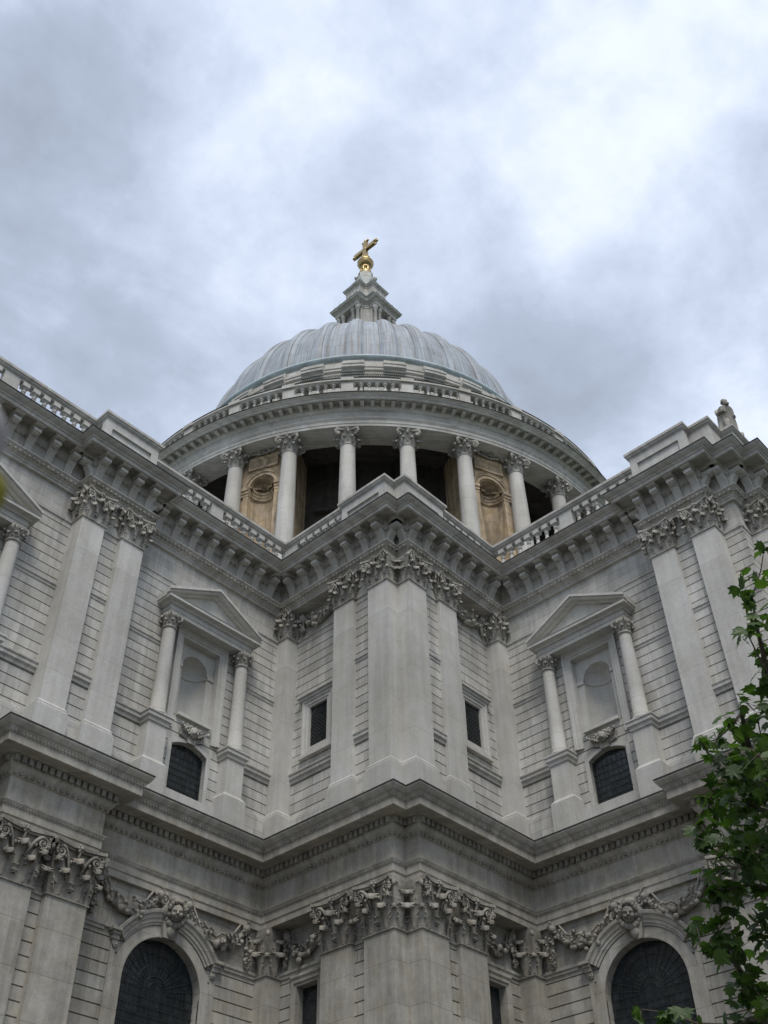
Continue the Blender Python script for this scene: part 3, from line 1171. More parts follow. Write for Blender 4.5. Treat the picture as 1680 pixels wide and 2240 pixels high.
for fr, bays in (('A', (0, 10.9)), ('B', (0,))):
    for b in bays:
        backing(fr, 34.5 + b, 36.5 + b, UP - .22, False)
        backing(fr, 34.5 + b, 36.6 + b, LP - .22, True)
for fr in 'BA':
    backing(fr, 22.9, 24.8, UC - .19, False)
    backing(fr, 22.6, 24.6, LC - .19, True)


# ------------------------------------------------------------------ upper window bays: window, niche, columns and pediment
def lead_grid(m, v, x0, x1, z0, z1, sx, sz, w=.008):
    n = round((x1 - x0) / sx)
    for i in range(1, n):
        x = x0 + (x1 - x0) * i / n
        m.box(x - w, x + w, v, v + .02, z0, z1)
    n = round((z1 - z0) / sz)
    for i in range(1, n):
        z = z0 + (z1 - z0) * i / n
        m.box(x0, x1, v + .021, v + .034, z - w, z + w)


M_BAR = simple('window_leading', (.022, .026, .026), .6, 0, 3, .2)


def carving(mb, x, v, z, s):
    """carved keystone: winged head between leaf scrolls"""
    mb.blob((x, v + .12 * s, z + .1 * s), .24 * s, 1, .9, 1.15, 9, 7)
    mb.blob((x, v + .33 * s, z + .07 * s), .06 * s, .8, 1, 1.3)
    for k in (-1, 1):
        mb.blob((x + k * .09 * s, v + .31 * s, z + .0 * s), .07 * s)
        mb.volute((x + k * .42 * s, v + .12 * s, z + .18 * s), (k, 0, 0), .2 * s, .06 * s, 1.5, 1)
        for j in range(5):
            mb.leaf((x + k * (.20 + .10 * j) * s, v + .02, z + (-.30 + .04 * j) * s), (k * .5, 1), .2 * s, (.34 + .04 * j) * s, .3)
        for j in range(4):
            mb.blob((x + k * (.12 + .10 * j) * s, v + .10 * s, z + (.36 - .04 * j) * s), .09 * s)
    mb.prism([(x - .22 * s, z - .42 * s), (x + .22 * s, z - .42 * s), (x + .34 * s, z + .40 * s), (x - .34 * s, z + .40 * s)], v - .05, v + .08 * s)


def upper_bay(fr, x):
    W = UWALL
    # window
    m = MB(fr)
    A = [(x + .85 - 1.7 * i / 10, 22.32 + .26 * (1 - (i / 5 - 1) ** 2)) for i in range(11)]
    m.add([(a, W - .22, z) for a, z in [(x + .85, 20.5)] + A + [(x - .85, 20.5)]], [tuple(range(13))])
    w = m.build('window', M_GLASS, CATH)
    m = MB(fr)
    lead_grid(m, W - .22, x - .85, x + .85, 20.5, 22.3, .21, .26)
    m.build('leading', M_BAR, w)
    m = MB(fr)
    arch = [(x + 1.02 - 2.04 * i / 10, 22.42 + .30 * (1 - (i / 5 - 1) ** 2)) for i in range(11)]
    inner = [(x + .85 - 1.7 * i / 10, 22.32 + .26 * (1 - (i / 5 - 1) ** 2)) for i in range(11)]
    oo = [(x + 1.02, 20.5)] + arch + [(x - 1.02, 20.5)]
    ii = [(x + .85, 20.5)] + inner + [(x - .85, 20.5)]
    m.strip([(a, W + .04, z) for a, z in oo], [(a, W + .04, z) for a, z in ii])
    m.strip([(a, W + .04, z) for a, z in ii], [(a, W, z) for a, z in ii])
    m.strip([(a, W + .04, z) for a, z in oo], [(a, W, z) for a, z in oo])
    m.box(x - 1.4, x + 1.4, W, W + .09, 19.3, 20.46)
    m.build('frame', M_PIL, w)
    # niche and its frame
    m = MB(fr)
    V = W - .26
    rect_band(m, W, x - .95, x + .95, 22.95, 27.1, [(0, -.26), (0, .05), (.11, .05), (.12, .09), (.24, .09), (.26, .14), (.36, .14), (.36, 0)], False)
    r, zs, zb = .64, 26.05, 23.7
    arch_fill(m, V, x, zs, r, 27.15)
    for k in (-1, 1):
        a, b = sorted((x + k * r, x + k * .97))
        m.quad((a, V, zb), (a, V, 27.15), (b, V, 27.15), (b, V, zb))
        m.box(a + (.0 if k < 0 else -.0), b, V - .01, V + .05, 25.93, 26.08)
    m.quad((x - .97, V, 23.4), (x - .97, V, zb), (x + .97, V, zb), (x + .97, V, 23.4))
    niche_shell(m, V, x, zs, r, zb, 1.0)
    m.lathe([(r, 25.92), (r - .05, 25.94), (r - .06, 26.06), (r, 26.09)], 18, (x, V), pi, 2 * pi, False)
    m.box(x - .82, x + .82, W - .2, W + .16, 23.52, 23.66)
    m.build('niche', M_PIL, CATH)
    k = MB(fr)
    carving(k, x, W + .05, 22.93, .86)
    k.build('keystone_carving', M_CARV, CATH)
    # aedicule
    m = MB(fr)
    hw = 2.14
    P = [(x + hw, W), (x + hw, W + .56), (x - hw, W + .56), (x - hw, W)]
    m.sweep(P, [(-.05, 27.45), (0, 27.45), (0, 27.62), (.03, 27.63), (.03, 27.72), (.0, 27.74), (0, 27.86), (.05, 27.88), (.10, 27.97), (.26, 27.99), (.28, 28.0), (.28, 28.10), (.31, 28.14), (-.5, 28.17)])
    m.box(x - hw + .02, x + hw - .02, W, W + .55, 27.452, 28.1)
    m.prism([(x - 2.3, 28.1), (x + 2.3, 28.1), (x, 29.35)], W, W + .44)
    for s_ in (-1, 1):
        def slab(o0, o1, v1):
            m.prism([(x + s_ * 2.46, 28.12 + o0), (x, 29.34 + o0), (x, 29.34 + o1), (x + s_ * 2.46, 28.12 + o1)], W, v1)
        slab(-.02, .07, W + .62)
        slab(.071, .17, W + .80)
        slab(.171, .28, W + .88)
    a = m.build('aedicule', M_PIL, CATH)
    for s_ in (-1, 1):
        cx, cy = x + s_ * 1.89, W + .34
        m = MB(fr)
        m.sweep([(cx + .42, W - .1), (cx + .42, W + .52), (cx - .42, W + .52), (cx - .42, W - .1)],
                [(.12, 19.3), (.12, 20.86), (.05, 20.95), (0, 21.03), (0, 22.44), (.05, 22.46), (.06, 22.58), (.13, 22.64), (.13, 22.78), (.17, 22.80), (.17, 22.86), (-.42, 22.9)])
        m.quad((cx - .42, W + .52, 22.88), (cx - .42, W, 22.88), (cx + .42, W, 22.88), (cx + .42, W + .52, 22.88))
        m.build('pedestal', M_PIL, a)
        m = MB(fr)
        m.lathe([(.36, 22.87), (.36, 22.95), (.31, 23.0), (.33, 23.05), (.30, 23.1), (.29, 24.3), (.25, 26.85)], 22, (cx, cy))
        m.build('column', M_PIL, a)
        k = MB(fr)
        capital_round(k, (cx, cy), .25, 26.85, 27.47, 8)
        abacus(k, (cx, cy), .34, 27.36, 27.46)
        k.build('capital', M_CARV, a)


upper_bay('A', WX + .05)
upper_bay('A', WX + 10.95)
upper_bay('B', WX + .05)

# ------------------------------------------------------------------ corner block windows
for fr in 'BA':
    m = MB(fr)
    m.add([(20.45, UCW - .07, 23.75), (20.45, UCW - .07, 25.65), (21.47, UCW - .07, 25.65), (21.47, UCW - .07, 23.75)], [(0, 1, 2, 3)])
    w = m.build('window', M_GLASS, CATH)
    m = MB(fr)
    rect_band(m, UCW, 20.45, 21.47, 23.75, 25.65, [(0, -.08), (0, .04), (.10, .04), (.11, .08), (.24, .08), (.26, .13), (.36, .13), (.36, 0)])
    m.box(19.86, 22.02, UCW, UCW + .26, 26.16, 26.26)
    m.box(19.92, 21.98, UCW, UCW + .18, 26.02, 26.16)
    m.box(20.0, 21.9, UCW, UCW + .17, 23.30, 23.385)
    m.build('frame', M_PIL, w)
    m = MB(fr)
    for i in range(-8, 12):     # diamond leading
        for s_ in (1, -1):
            x0 = 20.45 + i * .17
            pts = []
            for t in range(0, 40):
                xx, zz = x0 + (t * .05) * s_, 23.75 + t * .05
                if 20.45 <= xx <= 21.47 and zz <= 25.65:
                    pts.append((xx, UCW - .055, zz))
            if len(pts) > 1:
                m.tube([pts[0], pts[-1]], .008, 4, False)
    m.build('leading', M_BAR, w)
    m = MB(fr)
    m.add([(20.18, LCW - .3, 8), (20.18, LCW - .3, 14.57), (21.22, LCW - .3, 14.57), (21.22, LCW - .3, 8)], [(0, 1, 2, 3)])
    w = m.build('window', M_GLASS, CATH)
    m = MB(fr)
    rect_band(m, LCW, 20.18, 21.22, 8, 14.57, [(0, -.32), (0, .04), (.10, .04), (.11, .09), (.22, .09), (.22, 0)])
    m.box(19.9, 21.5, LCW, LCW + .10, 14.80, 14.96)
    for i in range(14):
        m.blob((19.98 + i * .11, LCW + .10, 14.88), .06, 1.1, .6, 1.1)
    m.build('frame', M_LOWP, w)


# ------------------------------------------------------------------ lower arched windows, keystone heads, garlands
def fruit_row(mb, pts, r0, dens=1.0, seed=1):
    rnd = random.Random(seed)
    for i in range(len(pts) - 1):
        a, b = Vector(pts[i]), Vector(pts[i + 1])
        t = i / (len(pts) - 2) if len(pts) > 2 else .5
        rr = r0 * (.6 + .55 * sin(pi * t))
        n = max(1, int((b - a).length / (rr * .55) * dens * 2.2))
        for k in range(n):
            q = a.lerp(b, rnd.random()) + Vector((rnd.uniform(-1, 1) * rr * .8, rnd.uniform(.0, .9) * rr, rnd.uniform(-1, 1) * rr * .85))
            s_ = rr * rnd.uniform(.26, .48)
            if rnd.random() < .3:
                mb.leaf(tuple(q), (rnd.uniform(-.8, .8), 1), s_ * 1.8, s_ * 2.6, .4)
            else:
                mb.blob(tuple(q), s_, rnd.uniform(.8, 1.3), 1, rnd.uniform(.8, 1.3), 6, 4)
    mb.tube(pts, [r0 * .45] * len(pts), 6)


def swag(mb, a, b, sag, r, y, seed):
    P = []
    for i in range(11):
        t = i / 10
        P.append((a[0] + (b[0] - a[0]) * t, y, a[1] + (b[1] - a[1]) * t - sag * 4 * t * (1 - t)))
    fruit_row(mb, P, r, 1.0, seed)
    # fluttering ribbon above
    R = [(x + .02, y + .02, z + .33 + .10 * sin(i * 2.3)) for i, (x, _, z) in enumerate(P)]
    mb.tube(R[1:-1], .045, 5)
    for q in (P[0], P[-1]):
        mb.blob((q[0], y + .05, q[2] + .05), r * .75)
        mb.volute((q[0], y + .1, q[2] + .16), (1, 0, 0), r * .7, .035)


def drop(mb, x, z1, z0, r, y, seed):
    rnd = random.Random(seed)
    P = [(x + rnd.uniform(-.03, .03), y, z1 - (z1 - z0) * i / 8) for i in range(9)]
    fruit_row(mb, P, r, 1.0, seed)


def cherub(mb, x, v, z, s, turn=.25):
    """head on a keystone: face, hair, collar and shell behind"""
    c = Vector((x, v + .34 * s, z))
    d = Vector((sin(turn), cos(turn), 0))
    e_ = Vector((cos(turn), -sin(turn), 0))
    up_ = (Vector((0, 0, 1)) + d * .32).normalized()
    dn = (d - Vector((0, 0, .32))).normalized()
    vs, fs = [], []
    seg, ring = 18, 14
    for j in range(ring + 1):
        ph = -pi / 2 + pi * j / ring
        for i in range(seg):
            th = 2 * pi * i / seg
            lx, ly, lz = cos(ph) * cos(th), cos(ph) * sin(th), sin(ph)
            r = .25 * s
            w = 1.0
            if ly > 0:      # face side
                fx, fz = lx, lz
                w += .42 * math.exp(-((fx / .14) ** 2 + ((fz + .02) / .22) ** 2))       # nose
                w -= .17 * math.exp(-(((abs(fx) - .30) / .13) ** 2 + ((fz - .14) / .12) ** 2))   # eyes
                w += .05 * math.exp(-(((abs(fx) - .40) / .2) ** 2 + ((fz + .28) / .2) ** 2))    # cheeks
                w -= .12 * math.exp(-((fx / .25) ** 2 + ((fz + .40) / .05) ** 2))       # mouth
                w += .06 * math.exp(-((fx / .2) ** 2 + ((fz + .62) / .14) ** 2))        # chin
            q = c + e_ * (lx * r * w * .92) + dn * (ly * r * w) + up_ * (lz * r * 1.22)
            vs.append(q)
    for j in range(ring):
        for i in range(seg):
            a, b = j * seg + i, j * seg + (i + 1) % seg
            fs.append((a, b, b + seg, a + seg))
    mb.add(vs, fs, True)
    def fp(lx, ly, lz):
        return tuple(c + e_ * (lx * .25 * s) + dn * (ly * .25 * s) + up_ * (lz * .305 * s))
    for k in (-1, 1):
        mb.tube([fp(k * .12, 1.0, .20), fp(k * .36, .98, .30), fp(k * .58, .80, .20)], .034 * s, 6)
        mb.blob(fp(k * .32, .90, .08), .040 * s, 1.3, 1, .8, 8, 6)
        mb.blob(fp(k * .44, .82, -.22), .085 * s, 1, 1, 1, 8, 6)
    mb.tube([fp(0, 1.0, .22), fp(0, 1.20, -.04), fp(0, 1.26, -.16)], [.028 * s, .036 * s, .052 * s], 7)
    for lz in (-.40, -.52):
        mb.tube([fp(-.22, .90, lz + .02), fp(0, 1.03, lz), fp(.22, .90, lz + .02)], [.015 * s, .026 * s, .015 * s], 6)
    rnd = random.Random(int(x * 10))
    for i in range(64):     # curls
        a = rnd.uniform(-.5, pi + .5)
        q = c + e_ * (.27 * s * cos(a)) + up_ * (.29 * s * sin(a) + .06 * s) + dn * rnd.uniform(-.16, .12) * s
        mb.blob(tuple(q), rnd.uniform(.05, .09) * s, 1, 1, 1, 6, 4)
    # drapery and scrolled collar, shell above
    for k in range(9):
        a = -pi * (k + .5) / 9
        q = c + e_ * (.34 * s * cos(a)) + Vector((0, 0, .40 * s * sin(a))) - d * .08 * s
        mb.blob(tuple(q), .12 * s, 1, 1, 1, 6, 4)
    for k in (-1, 1):
        mb.volute((x + k * .42 * s, v + .18 * s, z + .36 * s), (k, 0, 0), .2 * s, .07 * s, 1.5, 1)
        mb.blob((x + k * .34 * s, v + .12 * s, z + .05 * s), .17 * s, .8, 1, 1.5)
    mb.blob((x, v + .16 * s, z + .42 * s), .26 * s, 1.3, 1, .7)
    mb.prism([(x - .26 * s, z - .80 * s), (x + .26 * s, z - .80 * s), (x + .44 * s, z + .45 * s), (x - .44 * s, z + .45 * s)], v - .05, v + .14 * s)
    mb.blob((x, v + .12 * s, z - .55 * s), .2 * s, 1.0, .9, 1.3)


def lower_bay(fr, x, sd):
    W = LWALL
    m = MB(fr)
    n = 24
    A = arch_pts(x, 13.75, 1.6, 0, pi, n)
    m.add([(a, W - .32, z) for a, z in [(x + 1.6, 7.0)] + A + [(x - 1.6, 7.0)]], [tuple(range(n + 3))])
    w = m.build('window', M_GLASS, CATH)
    m = MB(fr)
    for r in (.26, .46, .8, 1.15):
        P = arch_pts(x, 13.75, r, 0, pi, 20)
        m.tube([(a, W - .30, z) for a, z in P], .008, 4, False)
    for k in range(0, 17):
        a = pi * k / 16
        m.tube([(x + .46 * cos(a), W - .30, 13.75 + .46 * sin(a)), (x + 1.6 * cos(a), W - .30, 13.75 + 1.6 * sin(a))], .008, 4, False)
    lead_grid(m, W - .32, x - 1.6, x + 1.6, 7.0, 13.75, .23, .27, .007)
    m.build('leading', M_BAR, w)
    m = MB(fr)
    arch_band(m, W, x, 13.75, [(1.6, -.05), (1.6, .05), (1.68, .05), (1.69, .03), (1.97, .03), (1.97, 0)], 0, pi, 28, 7.0)
    a0 = R_(33)
    arch_band(m, W, x, 13.75, [(1.99, 0), (1.99, .07), (2.07, .08), (2.08, .12), (2.18, .13), (2.20, .17), (2.30, .19), (2.36, .26), (2.44, .28), (2.46, .28), (2.46, 0)], a0, pi - a0, 22)
    for k in (-1, 1):
        xa, xb = x + k * 1.62, x + k * 2.16
        zt = 13.75 + 2.46 * sin(a0) + .02
        for z0, z1, pj, ex in ((zt - .46, zt - .34, .09, 0), (zt - .34, zt - .20, .15, .05), (zt - .20, zt - .10, .20, .09), (zt - .10, zt, .29, .15)):
            lo_, hi_ = sorted((x + k * 1.95, xb + k * ex))
            m.box(lo_, hi_, W, W + pj, z0, z1)
        lo_, hi_ = sorted((x + k * 1.97, xb))
        m.box(lo_, hi_, W, W + .045, 7.0, zt - .46)
        lo_, hi_ = sorted((xb, xb + k * .34))
        m.box(lo_, hi_, W, W + .09, 15.08, 15.2)
    m.build('frame', M_LOWP, w)
    m = MB(fr)
    for k in (-1, 1):
        m.lathe([(0, 0), (0, 0)], 3)
        for j in range(8):
            a = 2 * pi * j / 8
            m.blob((x + k * 2.02 + .07 * cos(a), W + .08, 14.62 + .07 * sin(a)), .045)
        m.blob((x + k * 2.02, W + .11, 14.62), .05)
    m.build('rosette', M_LCARV, w)
    m = MB(fr)
    cherub(m, x, W + .04, 16.12, 1.02, .5)
    m.build('keystone_head', M_LCARV, CATH)
    m = MB(fr)
    swag(m, (x + 2.95, 16.52), (x + .62, 16.56), .82, .23, W + .12, sd)
    drop(m, x + 3.12, 16.3, 15.3, .16, W + .12, sd + 1)
    swag(m, (x - .62, 16.56), (x - 3.3, 16.5), .86, .23, W + .12, sd + 2)
    drop(m, x - 3.42, 16.4, 15.22, .16, W + .12, sd + 3)
    m.build('garland', M_LCARV, CATH)


lower_bay('A', LX, 11)
lower_bay('A', LX + 10.9, 31)
lower_bay('B', LX, 21)
for fr, sd in (('B', 41), ('A', 51)):
    m = MB(fr)
    swag(m, (19.75, 16.3), (21.55, 16.3), .78, .22, LCW + .12, sd)
    drop(m, 19.66, 16.3, 15.3, .13, LCW + .12, sd + 1)
    m.build('garland', M_LCARV, CATH)
    m = MB(fr)
    swag(m, (19.95, 30.35), (21.95, 30.35), .55, .24, UCW + .14, sd + 4)
    drop(m, 19.95, 30.3, 29.6, .17, UCW + .14, sd + 5)
    m.build('garland', M_CARV, CATH)


# ------------------------------------------------------------------ drum with its ring of columns
A0, A1 = R_(-50), R_(140)             # the half turned to the street, and a little more


def ring_box(mb, az, ha, r0_, r1_, z0, z1):
    vs = []
    for z in (z0, z1):
        for r in (r0_, r1_):
            for a in (az - ha, az + ha):
                vs.append((r * cos(a), r * sin(a), z))
    mb.add(vs, [(0, 2, 3, 1), (4, 5, 7, 6), (0, 1, 5, 4), (2, 6, 7, 3), (0, 4, 6, 2), (1, 3, 7, 5)])


m = MB()
m.lathe([(22.6, 28), (22.6, 40.6), (22.2, 40.8), (22.2, 41.5), (16, 41.5)], 128)
m.build('drum_base', M_RING, CATH, 30)
m = MB()
m.lathe([(16.6, 41.5), (16.6, 56.5), (20.0, 56.5)], 128)
for k in range(32):
    az = R_(11.25 * k)
    if k % 4 == 2:
        continue
    ring_box(m, az, R_(2.7), 16.6, 16.75, 43.2, 43.5)
    for s_ in (-1, 1):
        ring_box(m, az + s_ * R_(2.4), R_(.35), 16.6, 16.78, 43.5, 50.2)
    ring_box(m, az, R_(2.75), 16.6, 16.8, 50.21, 50.6)
    ring_box(m, az, R_(3.1), 16.6, 17.0, 51.6, 51.9)
    ring_box(m, az + R_(5.625), R_(.9), 16.6, 16.95, 41.5, 56.4)
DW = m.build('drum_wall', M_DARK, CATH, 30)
for k in range(-3, 12):
    if k % 4 == 2:
        continue
    m = MB()
    a = R_(11.25 * k)
    vs = [(16.64 * cos(a + s_), 16.64 * sin(a + s_), z) for s_, z in ((-R_(2.05), 43.5), (R_(2.05), 43.5), (R_(2.05), 50.2), (-R_(2.05), 50.2))]
    m.add(vs, [(0, 1, 2, 3)])
    m.build('window', M_GLASS, DW)


def bend(mb, az, R):
    """local (x along the curve, v = radius, z) to world round the dome axis"""
    out = []
    for x, v, z in mb.v:
        a = az - x / R
        out.append((v * cos(a), v * sin(a), z))
    mb.v = out


for az in (-22.5, 22.5, 67.5, 112.5):
    m = MB()
    V, hw, r, zs, zb = 20.25, 1.86, .93, 51.85, 44.2
    for i in range(-6, 6):       # face split finely so that it follows the curve
        xa, xb = hw * i / 6, hw * (i + 1) / 6
        if xb <= -r + .01 or xa >= r - .01:
            m.quad((xa, V, 41.5), (xa, V, 56.45), (xb, V, 56.45), (xb, V, 41.5))
        else:
            m.quad((xa, V, 41.5), (xa, V, zb), (xb, V, zb), (xb, V, 41.5))
    arch_fill(m, V, 0, zs, r, 56.45, r, 24)
    m.strip([(-hw, V, 41.5), (-hw, V, 56.45)], [(-hw, 16.6, 41.5), (-hw, 16.6, 56.45)])
    m.strip([(hw, V, 41.5), (hw, V, 56.45)], [(hw, 16.6, 41.5), (hw, 16.6, 56.45)])
    niche_shell(m, V, 0, zs, r, zb, .95, .0)
    arch_band(m, V, 0, zs, [(r, -.1), (r, .08), (r + .1, .08), (r + .11, .05), (r + .27, .05), (r + .28, .12), (r + .36, .14), (r + .45, .2), (r + .45, 0)], 0.02, pi - .02, 24)
    for k in (-1, 1):
        for j in range(3):
            a, b = sorted((k * (r + .0), k * hw))
            nx = 4
            for q in range(nx):
                m.box(a + (b - a) * q / nx, a + (b - a) * (q + 1) / nx, V - .02, V + (.12, .17, .24)[j], 51.12 + .24 * j, 51.12 + .24 * (j + 1))
        m.box(k * (r + .22) - .2, k * (r + .22) + .2, V, V + .10, 44.2, 51.12)
    m.lathe([(r * .98, 51.05), (r * .84, 51.1), (r * .84, 51.3), (r * .80, 51.34), (r * .80, 51.55), (r * .74, 51.6), (r * .74, 51.82), (r, 51.9)], 20, (0, V), pi, 2 * pi, False)
    # panel above the arch
    rect_band(m, V, -.95, .95, 53.62, 54.45, [(-.12, 0), (-.10, .06), (0, .08), (.12, .14), (.16, .14), (.16, 0)])
    bend(m, R_(az), V)
    p = m.build('niche_pier', M_OCH, CATH)
    m = MB()
    for i in range(16):          # scalloped shell of the niche head
        a = pi * (i + .5) / 16
        P = []
        for j in range(7):
            b = pi / 2 * j / 6
            P.append((r * .97 * cos(a) * (.25 + .75 * sin(b) ** .8), V - .90 * r * (cos(b) * .85 + .05) * (sin(a) * .6 + .4), zs + .05 + r * .95 * sin(a) * (.12 + .88 * sin(b))))
        m.tube(P, [.03 + .055 * j / 6 for j in range(7)], 5)
    bend(m, R_(az), V)
    m.build('shell', M_OCH, p)
    m = MB()
    rnd = random.Random(int(az * 10) + 500)
    for k in (-1, 1):
        m.blob((k * 1.22, V + .16, 55.15), .26, .9, .8, 1.2, 8, 6)
        m.blob((k * 1.22, V + .34, 55.1), .07)
        for j in range(7):
            m.blob((k * 1.22 + rnd.uniform(-.28, .28), V + .1, 55.15 + rnd.uniform(.1, .38)), .1)
    P = [(-1.1 + .22 * i, V + .12, 55.15 - .3 * (1 - (i / 5 - 1) ** 2)) for i in range(11)]
    fruit_row(m, P, .2, 1.0, int(az * 10) + 900)
    for k in (-1, 1):
        fruit_row(m, [(k * 1.35, V + .1, 54.9), (k * 1.38, V + .1, 54.6), (k * 1.4, V + .1, 54.4)], .14, 1.0, int(az) + 77 + k)
    bend(m, R_(az), V)
    m.build('garland', M_CARV, p)

for k in range(-4, 13):
    az = R_(5.625 + 11.25 * k)
    c = (20.62 * cos(az), 20.62 * sin(az))
    m = MB()
    m.box(c[0] - .75, c[0] + .75, c[1] - .75, c[1] + .75, 41.5, 41.85)
    m.lathe([(.75, 41.85), (.75, 42.0), (.64, 42.1), (.68, 42.25), (.62, 42.35), (.60, 42.4), (.60, 45.5), (.57, 49.5), (.505, 53.72)], 28, c)
    o = m.build('column', M_COLM, CATH)
    m = MB()
    capital_round(m, c, .50, 53.75, 55.12, 8)
    abacus(m, c, .80, 54.92, 55.11, az)
    m.build('capital', M_CARV, o)

m = MB()
m.lathe([(19.55, 56.5), (19.55, 55.12), (21.39, 55.12), (21.39, 55.36), (21.43, 55.37), (21.43, 55.64), (21.46, 55.66), (21.55, 55.80), (21.56, 55.86), (21.42, 55.90), (21.42, 56.50), (21.50, 56.54),
         (21.54, 56.66), (21.60, 56.70), (21.62, 57.18), (22.18, 57.18), (22.18, 56.92), (22.30, 56.94), (22.30, 57.10), (22.36, 57.12), (22.42, 57.20), (22.54, 57.26), (22.56, 57.30), (21.6, 57.42)], 192, smooth=False)
for k in range(192):
    a = 2 * pi * (k + .5) / 192
    if A0 < a < A1 or a - 2 * pi > A0:
        ring_box(m, a, .125 / 22, 21.58, 22.10, 56.79, 57.19)
DE = m.build('drum_cornice', M_ATTIC, CATH)
m = MB()
m.lathe([(22.4, 57.305), (22.60, 57.305), (22.61, 57.36), (21.65, 57.47)], 192, smooth=False)
m.lathe([(21.70, 59.782), (21.77, 59.782), (21.77, 59.83), (21.2, 59.86)], 192, smooth=False)
m.build('lead_flashing', M_FLASH, DE)
m = MB()
m.lathe([(21.70, 57.38), (21.70, 58.02), (21.62, 58.08), (21.2, 58.08), (21.2, 57.38)], 192, smooth=False)
m.lathe([(21.15, 59.42), (21.60, 59.42), (21.66, 59.52), (21.74, 59.58), (21.74, 59.74), (21.68, 59.78), (21.15, 59.8), (21.15, 59.42)], 192, smooth=False)
for k in range(32):
    ring_box(m, R_(5.625 + 11.25 * k), R_(1.12), 21.22, 21.66, 58.06, 59.43)
    ring_box(m, R_(5.625 + 11.25 * k), R_(1.22), 21.14, 21.80, 59.50, 59.83)
DB = m.build('drum_balustrade', M_ATTIC, CATH)
m = MB()
for k in range(-4, 13):
    for j in range(7):
        a = R_(5.625 + 11.25 * k + 1.12 + 9.01 * j / 6)
        c = (21.42 * cos(a), 21.42 * sin(a))
        m.lathe([(.20, 58.06), (.20, 58.2), (.10, 58.25), (.165, 58.42), (.175, 58.56), (.12, 58.8), (.075, 59.0), (.12, 59.06), (.075, 59.12), (.10, 59.22), (.19, 59.3), (.19, 59.44)], 8, c)
o = m.build('baluster_row', M_ATTIC, DB, 50)
o['kind'] = 'stuff'
m = MB()
m.lathe([(21.3, 57.4), (16, 57.4)], 96)
m.build('gallery_floor', M_FLASH, CATH)
m = MB()
m.lathe([(16.02, 57.4), (16.02, 66.19)], 128, smooth=False)
m.build('attic_wall', stone('shade_toned_sooty_attic', (.22, .215, .20), .1, .3, soot=.4), CATH)  # dark base colour paints in the shade behind the balusters, soot streaks over it

# attic above the gallery
m = MB()
m.lathe([(16.0, 66.2), (16.5, 66.25), (16.5, 66.36), (16.45, 66.4), (16.45, 66.6), (16.3, 66.62), (16.3, 68.5), (15.4, 68.6)], 128, smooth=False)
for k in range(32):
    a = R_(5.625 + 11.25 * k)
    if k > 14 and k < 28:
        continue
    for a_, ha, dr in ((a, R_(3.05), 0.0), (a + R_(5.625), R_(2.575), -.40)):
        pr = [(16.2, 66.58), (16.72 + dr, 66.60), (16.78 + dr, 66.74), (16.98 + dr, 66.90), (17.0 + dr, 66.94), (17.0 + dr, 67.16), (17.06 + dr, 67.22), (17.06 + dr, 67.44), (15.9, 67.5)]
        mm = MB()
        mm.lathe(pr, 3, (0, 0), a_ - ha, a_ + ha, False)
        m.add(mm.v, mm.f)
        n_ = len(pr)
        m.add(mm.v[:n_], [tuple(range(n_))])
        m.add(mm.v[-n_:], [tuple(reversed(range(n_)))])
        rr = 16.62 if dr == 0 else 16.42
        ring_box(m, a_, ha * .96, 15.9, rr, 67.46, 68.1)
    ring_box(m, a, R_(1.05), 15.9, 16.42, 57.4, 66.0)
    ring_box(m, a, R_(1.3), 15.9, 16.5, 65.95, 66.2)
    ring_box(m, a + R_(5.625), R_(2.7), 15.9, 16.36, 63.0, 65.95)
    for j in range(22):
        ring_box(m, a + R_(11.25 * (j + .5) / 22), R_(.16), 16.44, 16.62, 66.40, 66.56)
m.build('attic', M_ATTIC, CATH)

# ------------------------------------------------------------------ ribbed lead dome
DC = (.07, -.07)
RD, ZD, HD = 15.72, 68.55, 17.2


def dome_r(z):
    return RD * math.sqrt(max(0.0, 1 - ((z - ZD) / HD) ** 2)) if z > ZD else RD


def dome_grid(offs, nz=44, z0=67.9, z1=85.3):
    """offs: [(azimuth, inset)] columns"""
    vs, uv, fs = [], [], []
    T = [z0 + (ZD - z0) * i / 3 for i in range(3)] + [ZD + (z1 - ZD) * sin(pi / 2 * i / nz) for i in range(nz + 1)]
    for a, ins in offs:
        s_, prev = 0, None
        for z in T:
            r = dome_r(z)
            k = .35 + .65 * r / RD
            rr = r - ins * k
            zz = z - ins * k * max(0, (z - ZD) / HD) * .8
            if prev:
                s_ += math.hypot(r - prev[0], z - prev[1])
            prev = (r, z)
            vs.append((DC[0] + rr * cos(a), DC[1] + rr * sin(a), zz))
            uv.append((a * 16, s_))
    n = len(T)
    for i in range(len(offs) - 1):
        for j in range(n - 1):
            q = i * n + j
            fs.append((q, q + n, q + n + 1, q + 1))
    return vs, fs, uv


def uv_mesh(name, vs, fs, uv, m, parent, smooth=True):
    me = bpy.data.meshes.new(name)
    me.from_pydata(vs, [], fs)
    l = me.uv_layers.new(name='UVMap')
    for lp in me.loops:
        l.data[lp.index].uv = uv[lp.vertex_index]
    me.polygons.foreach_set('use_smooth', [smooth] * len(fs))
    me.materials.append(m)
    ob = bpy.data.objects.new(name, me)
    COL.objects.link(ob)
    ob.parent = parent
    return ob


